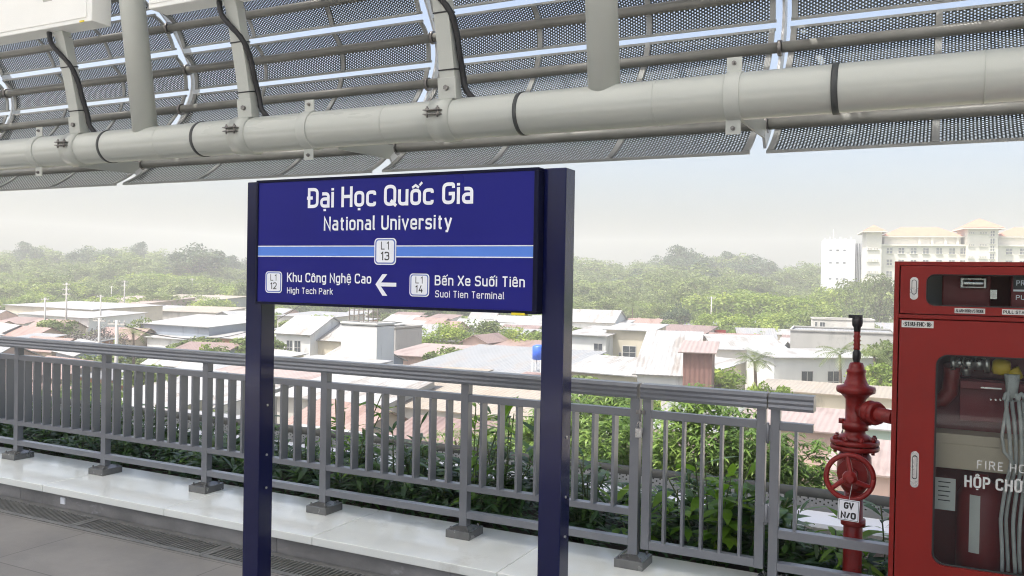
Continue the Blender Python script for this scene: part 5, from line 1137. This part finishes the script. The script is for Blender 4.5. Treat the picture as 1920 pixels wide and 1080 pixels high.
# trees with a look and place of their own
def own(name, label, x, yt, D, w, seed, nl, nf, ls, shape, mt, base=None, cat='tree'):
    h = make_tree(name, label, cat, seed, nl, nf, ls, shape, mt); p = P(x, yt, D=D); g_ = GZ if base is None else base; H = p.z-g_
    h.location = (p.x, p.y, g_); h.scale = (w, w, H/.97); return h
own('campus_tree', 'large pale hazy tree in front of the white and cream campus buildings', 1612, 486, 225, 17, 61, 40, 5000, .024, 'bush', 'treeA')
own('campus_tree', 'bushy hazy tree covering the foot of the white tower block', 1572, 503, 222, 15, 60, 36, 4600, .025, 'bush', 'treeB')
own('campus_tree', 'smaller leafy tree just left of the cabinet top', 1652, 505, 200, 12, 62, 30, 3500, .028, 'round', 'treeA')
own('broadleaf_tree', 'leafy tree partly hidden by the left edge of the red cabinet', 1668, 600, 85, 8, 63, 34, 5000, .026, 'bush', 'treeA')
own('bare_tree', 'bare grey twiggy tree beside the near pole at left', 175, 590, 105, 7.5, 64, 30, 3600, .02, 'bush', 'treeD')
own('bare_tree', 'greyish thin tree right of the bare one at left', 208, 588, 110, 5.5, 65, 24, 2200, .02, 'bush', 'treeD')
own('round_bush', 'dense green tree between the bare tree and the blue-grey house', 275, 576, 120, 6.5, 66, 26, 3200, .03, 'bush', 'treeA')
own('round_bush', 'bright yellow-green bush in front of the blue-grey house', 378, 617, 88, 2.9, 67, 20, 2400, .035, 'bush', 'treeB')
own('round_bush', 'small grey-green tree just left of the left sign post', 452, 583, 125, 4.5, 68, 22, 1800, .03, 'bush', 'treeC')
for i, (x, y, D, w, s) in enumerate(((20, 646, 36, 5.2, 71), (95, 640, 38, 5.4, 72), (165, 648, 37, 5, 73), (-50, 640, 38, 5, 75))):
    own('hedge_tree', ['leafy treetop seen through the rail gap at the far left edge', 'leafy treetop in the rail gap, second from the left edge', 'leafy treetop in the rail gap just left of the near pole', 'leafy treetop outside the left frame edge'][i], x, y, D, w, s, 34, 5200, .03, 'bush', 'mango')
for i, (x, y, D, w, s, mt) in enumerate(((765, 590, 120, 9, 81, 'treeB'), (835, 583, 118, 10, 82, 'treeB'), (905, 578, 122, 10, 83, 'treeA'), (975, 590, 115, 9.5, 84, 'treeB'), (1035, 596, 118, 8, 85, 'treeA'), (610, 572, 150, 8, 86, 'treeB'))):
    own('garden_tree', ['round bright tree right of the white block under the sign', 'tall bright tree under the middle of the sign', 'full green tree under the right part of the sign', 'bright tree below the yellow tag of the sign', 'green tree behind the right sign post', 'small tree behind the white roofed house under the sign'][i], x, y, D, w, s, 34, 4800, .024, 'bush', mt)
own('bright_bush', 'bright green bush in front of the long white house', 1450, 672, 60, 4.2, 88, 24, 2600, .035, 'bush', 'treeB')
own('bright_bush', 'green shrubbery behind the top of the red valve', 1660, 650, 75, 7, 89, 26, 3200, .03, 'bush', 'treeB')
own('broadleaf_tree', 'leafy garden tree behind the left balusters', 300, 735, 30, 4.6, 90, 26, 4200, .03, 'bush', 'mango')
# near mango trees below the viaduct
def mango(label, x, yt, D, w, seed, nf, depthw=1.0):
    r = random.Random(seed); h = thing('mango_tree', label, 'tree', (0, 0, 0)); top = P(x, yt, D=D); g_ = GZ
    c0 = Vector((top.x, top.y, 0)); f = MB(); f.tone = []; tr = MB(); zt = top.z; R0 = w/2; lobes = []
    for k in range(46):
        while True:
            a = Vector((r.uniform(-1, 1), r.uniform(-1, 1), r.uniform(-1, 1)))
            if .35 < a.length < 1: break
        lobes.append((c0+Vector((a.x*R0*.85, a.y*R0*.85*depthw, zt-R0*.85+a.z*R0*.72)), R0*r.uniform(.16, .3), r.uniform(-.2, .25)))
    for k in range(nf):
        c, R_, tn = lobes[r.randrange(46)]; d = Vector((r.gauss(0, 1), r.gauss(-.2, 1), r.gauss(.25, 1))).normalized(); p = c+d*R_*(r.random()**.3)
        for j in range(5):
            aa = 2*PI*j/5+r.random(); dd = Vector((math.cos(aa), math.sin(aa), r.uniform(-.5, .35)))
            leaf(f, p, dd, Vector((0, 0, 1)), r.uniform(.13, .22), r.uniform(.03, .05), r.uniform(.3, 1.1), tn+r.uniform(-.12, .2), seg=2)
    tr.tube([c0+Vector((0, 0, g_-.1)), c0+Vector((.1, 0, g_+2)), c0+Vector((0, .1, g_+4)), c0+Vector((.1, 0, zt-R0))], .25, 10, [.3, .24, .2, .12])
    for c, R_, tn in lobes[:22]: b = c0+Vector((0, 0, zt-R0*1.7)); tr.tube([b, b.lerp(c, .5)+Vector((0, 0, .2)), c], .05, 6, [.09, .06, .02])
    tr.build('trunk', 'bark', h); f.build('crown', 'mango', h)
mango('large mango tree with dense drooping leaves behind the gate', 1290, 716, 13.5, 3.9, 101, 4600)
mango('leafy mango tree just right of the right sign post behind the railing', 1120, 722, 17, 3.6, 102, 2400)
mango('mango treetop showing between the balusters under the sign', 900, 768, 19, 3.8, 103, 2000)
mango('lower mango tree spreading right of the gate', 1475, 815, 13, 1.8, 104, 1000)
# palms
def palm(label, x, yt, D, nf, L_, seed, name='palm_tree', droop=1.6):
    r = random.Random(seed); h = thing(name, label, 'palm', (0, 0, 0)); p = P(x, yt, D=D); top = Vector((p.x, p.y, p.z-L_*.55)); tr = MB(); tr.tube([(p.x, p.y, GZ), (p.x+.15, p.y, (GZ+top.z)/2), top], .14, 8, [.18, .14, .11]); tr.build('trunk', 'bark', h)
    f = MB(); f.tone = []
    for k in range(nf):
        a = 2*PI*k/nf+r.uniform(-.2, .2); e = r.uniform(.1, 1.2); d = Vector((math.cos(a)*math.cos(e), math.sin(a)*math.cos(e), math.sin(e))); q = top.copy(); seg = 16; s = d.cross(Vector((0, 0, 1))).normalized()
        for i in range(seg):
            q2 = q+d*(L_/seg); d = (d+Vector((0, 0, -droop/seg))).normalized(); lw = L_*.2*math.sin(PI*(i+1.5)/(seg+2))+.05; wv = L_/seg*.55
            for sg in (-1, 1):
                tip = q+s*sg*lw+d*lw*.6-Vector((0, 0, lw*.35)); f.tri(q, q+d*wv, tip); f.tone.append(r.uniform(-.2, .3))
            q = q2
    f.build('fronds', 'palm', h)
palm('small palm standing left of the bright bush before the long white house', 1416, 655, 66, 22, 1.9, 1); palm('coconut palm beneath the wooded ridge right of the sign', 1186, 558, 190, 16, 4.2, 2); palm('palm fronds rising behind the long white house near the valve', 1575, 636, 78, 14, 2.6, 3)
palm('young palm between bare tree and blue-grey house', 250, 602, 92, 12, 2.4, 4); palm('palm in the shrubbery left of the cabinet', 1640, 640, 80, 13, 2.6, 5); palm('grey-green palm left of the big bright trees', 1310, 540, 210, 14, 3.6, 6)
# ------------------------------------------------------------ haze, sky, sun
hz = MB(); hz.box((-775, -75, GZ-1.5), (575, 915, 48)); o = hz.build('haze', bpy.data.materials.new('haze')); m = o.data.materials[0]; m.use_nodes = True; nt = m.node_tree
nt.nodes.remove(nt.nodes['Principled BSDF']); v = nt.nodes.new('ShaderNodeVolumePrincipled'); v.inputs['Color'].default_value = (1, 1, 1, 1); v.inputs['Density'].default_value = HAZE; v.inputs['Anisotropy'].default_value = 0
nt.links.new(v.outputs[0], nt.nodes['Material Output'].inputs['Volume']); tag(o, 'pale humid haze over the town and wooded ridge', kind='stuff')
w = bpy.data.worlds.new('World'); SC.world = w; w.use_nodes = True; nt = w.node_tree; bg = nt.nodes['Background']; sk = nt.nodes.new('ShaderNodeTexSky'); sk.sky_type = 'NISHITA'; sk.sun_disc = False
SUN_EL, AZ = math.radians(66), Vector((-.62, -.78))
sk.sun_elevation = SUN_EL; sk.sun_rotation = math.atan2(AZ.x, AZ.y); sk.dust_density = DUST; sk.air_density = AIR; sk.ozone_density = 1; sk.altitude = 0
nt.links.new(sk.outputs[0], bg.inputs[0]); bg.inputs[1].default_value = SKY
sd = bpy.data.lights.new('sun', 'SUN'); sd.energy = SUNE; sd.angle = math.radians(.6); sd.color = (1, .97, .93); so = bpy.data.objects.new('sun', sd); COL.objects.link(so)
AZ.normalize(); dirv = Vector((AZ.x*math.cos(SUN_EL), AZ.y*math.cos(SUN_EL), math.sin(SUN_EL))); so.rotation_euler = dirv.to_track_quat('Z', 'Y').to_euler(); so.location = (0, -20, 40)
SC.view_settings.view_transform = 'Standard'; SC.view_settings.look = 'None'; SC.view_settings.exposure = EXPO; SC.view_settings.gamma = 1
SC.cycles.max_bounces = 8; SC.cycles.transparent_max_bounces = 24; SC.cycles.volume_bounces = 1; SC.cycles.use_denoising = True; SC.cycles.filter_width = 1.1; SC.cycles.denoising_prefilter = 'NONE'; SC.cycles.sample_clamp_indirect = 6
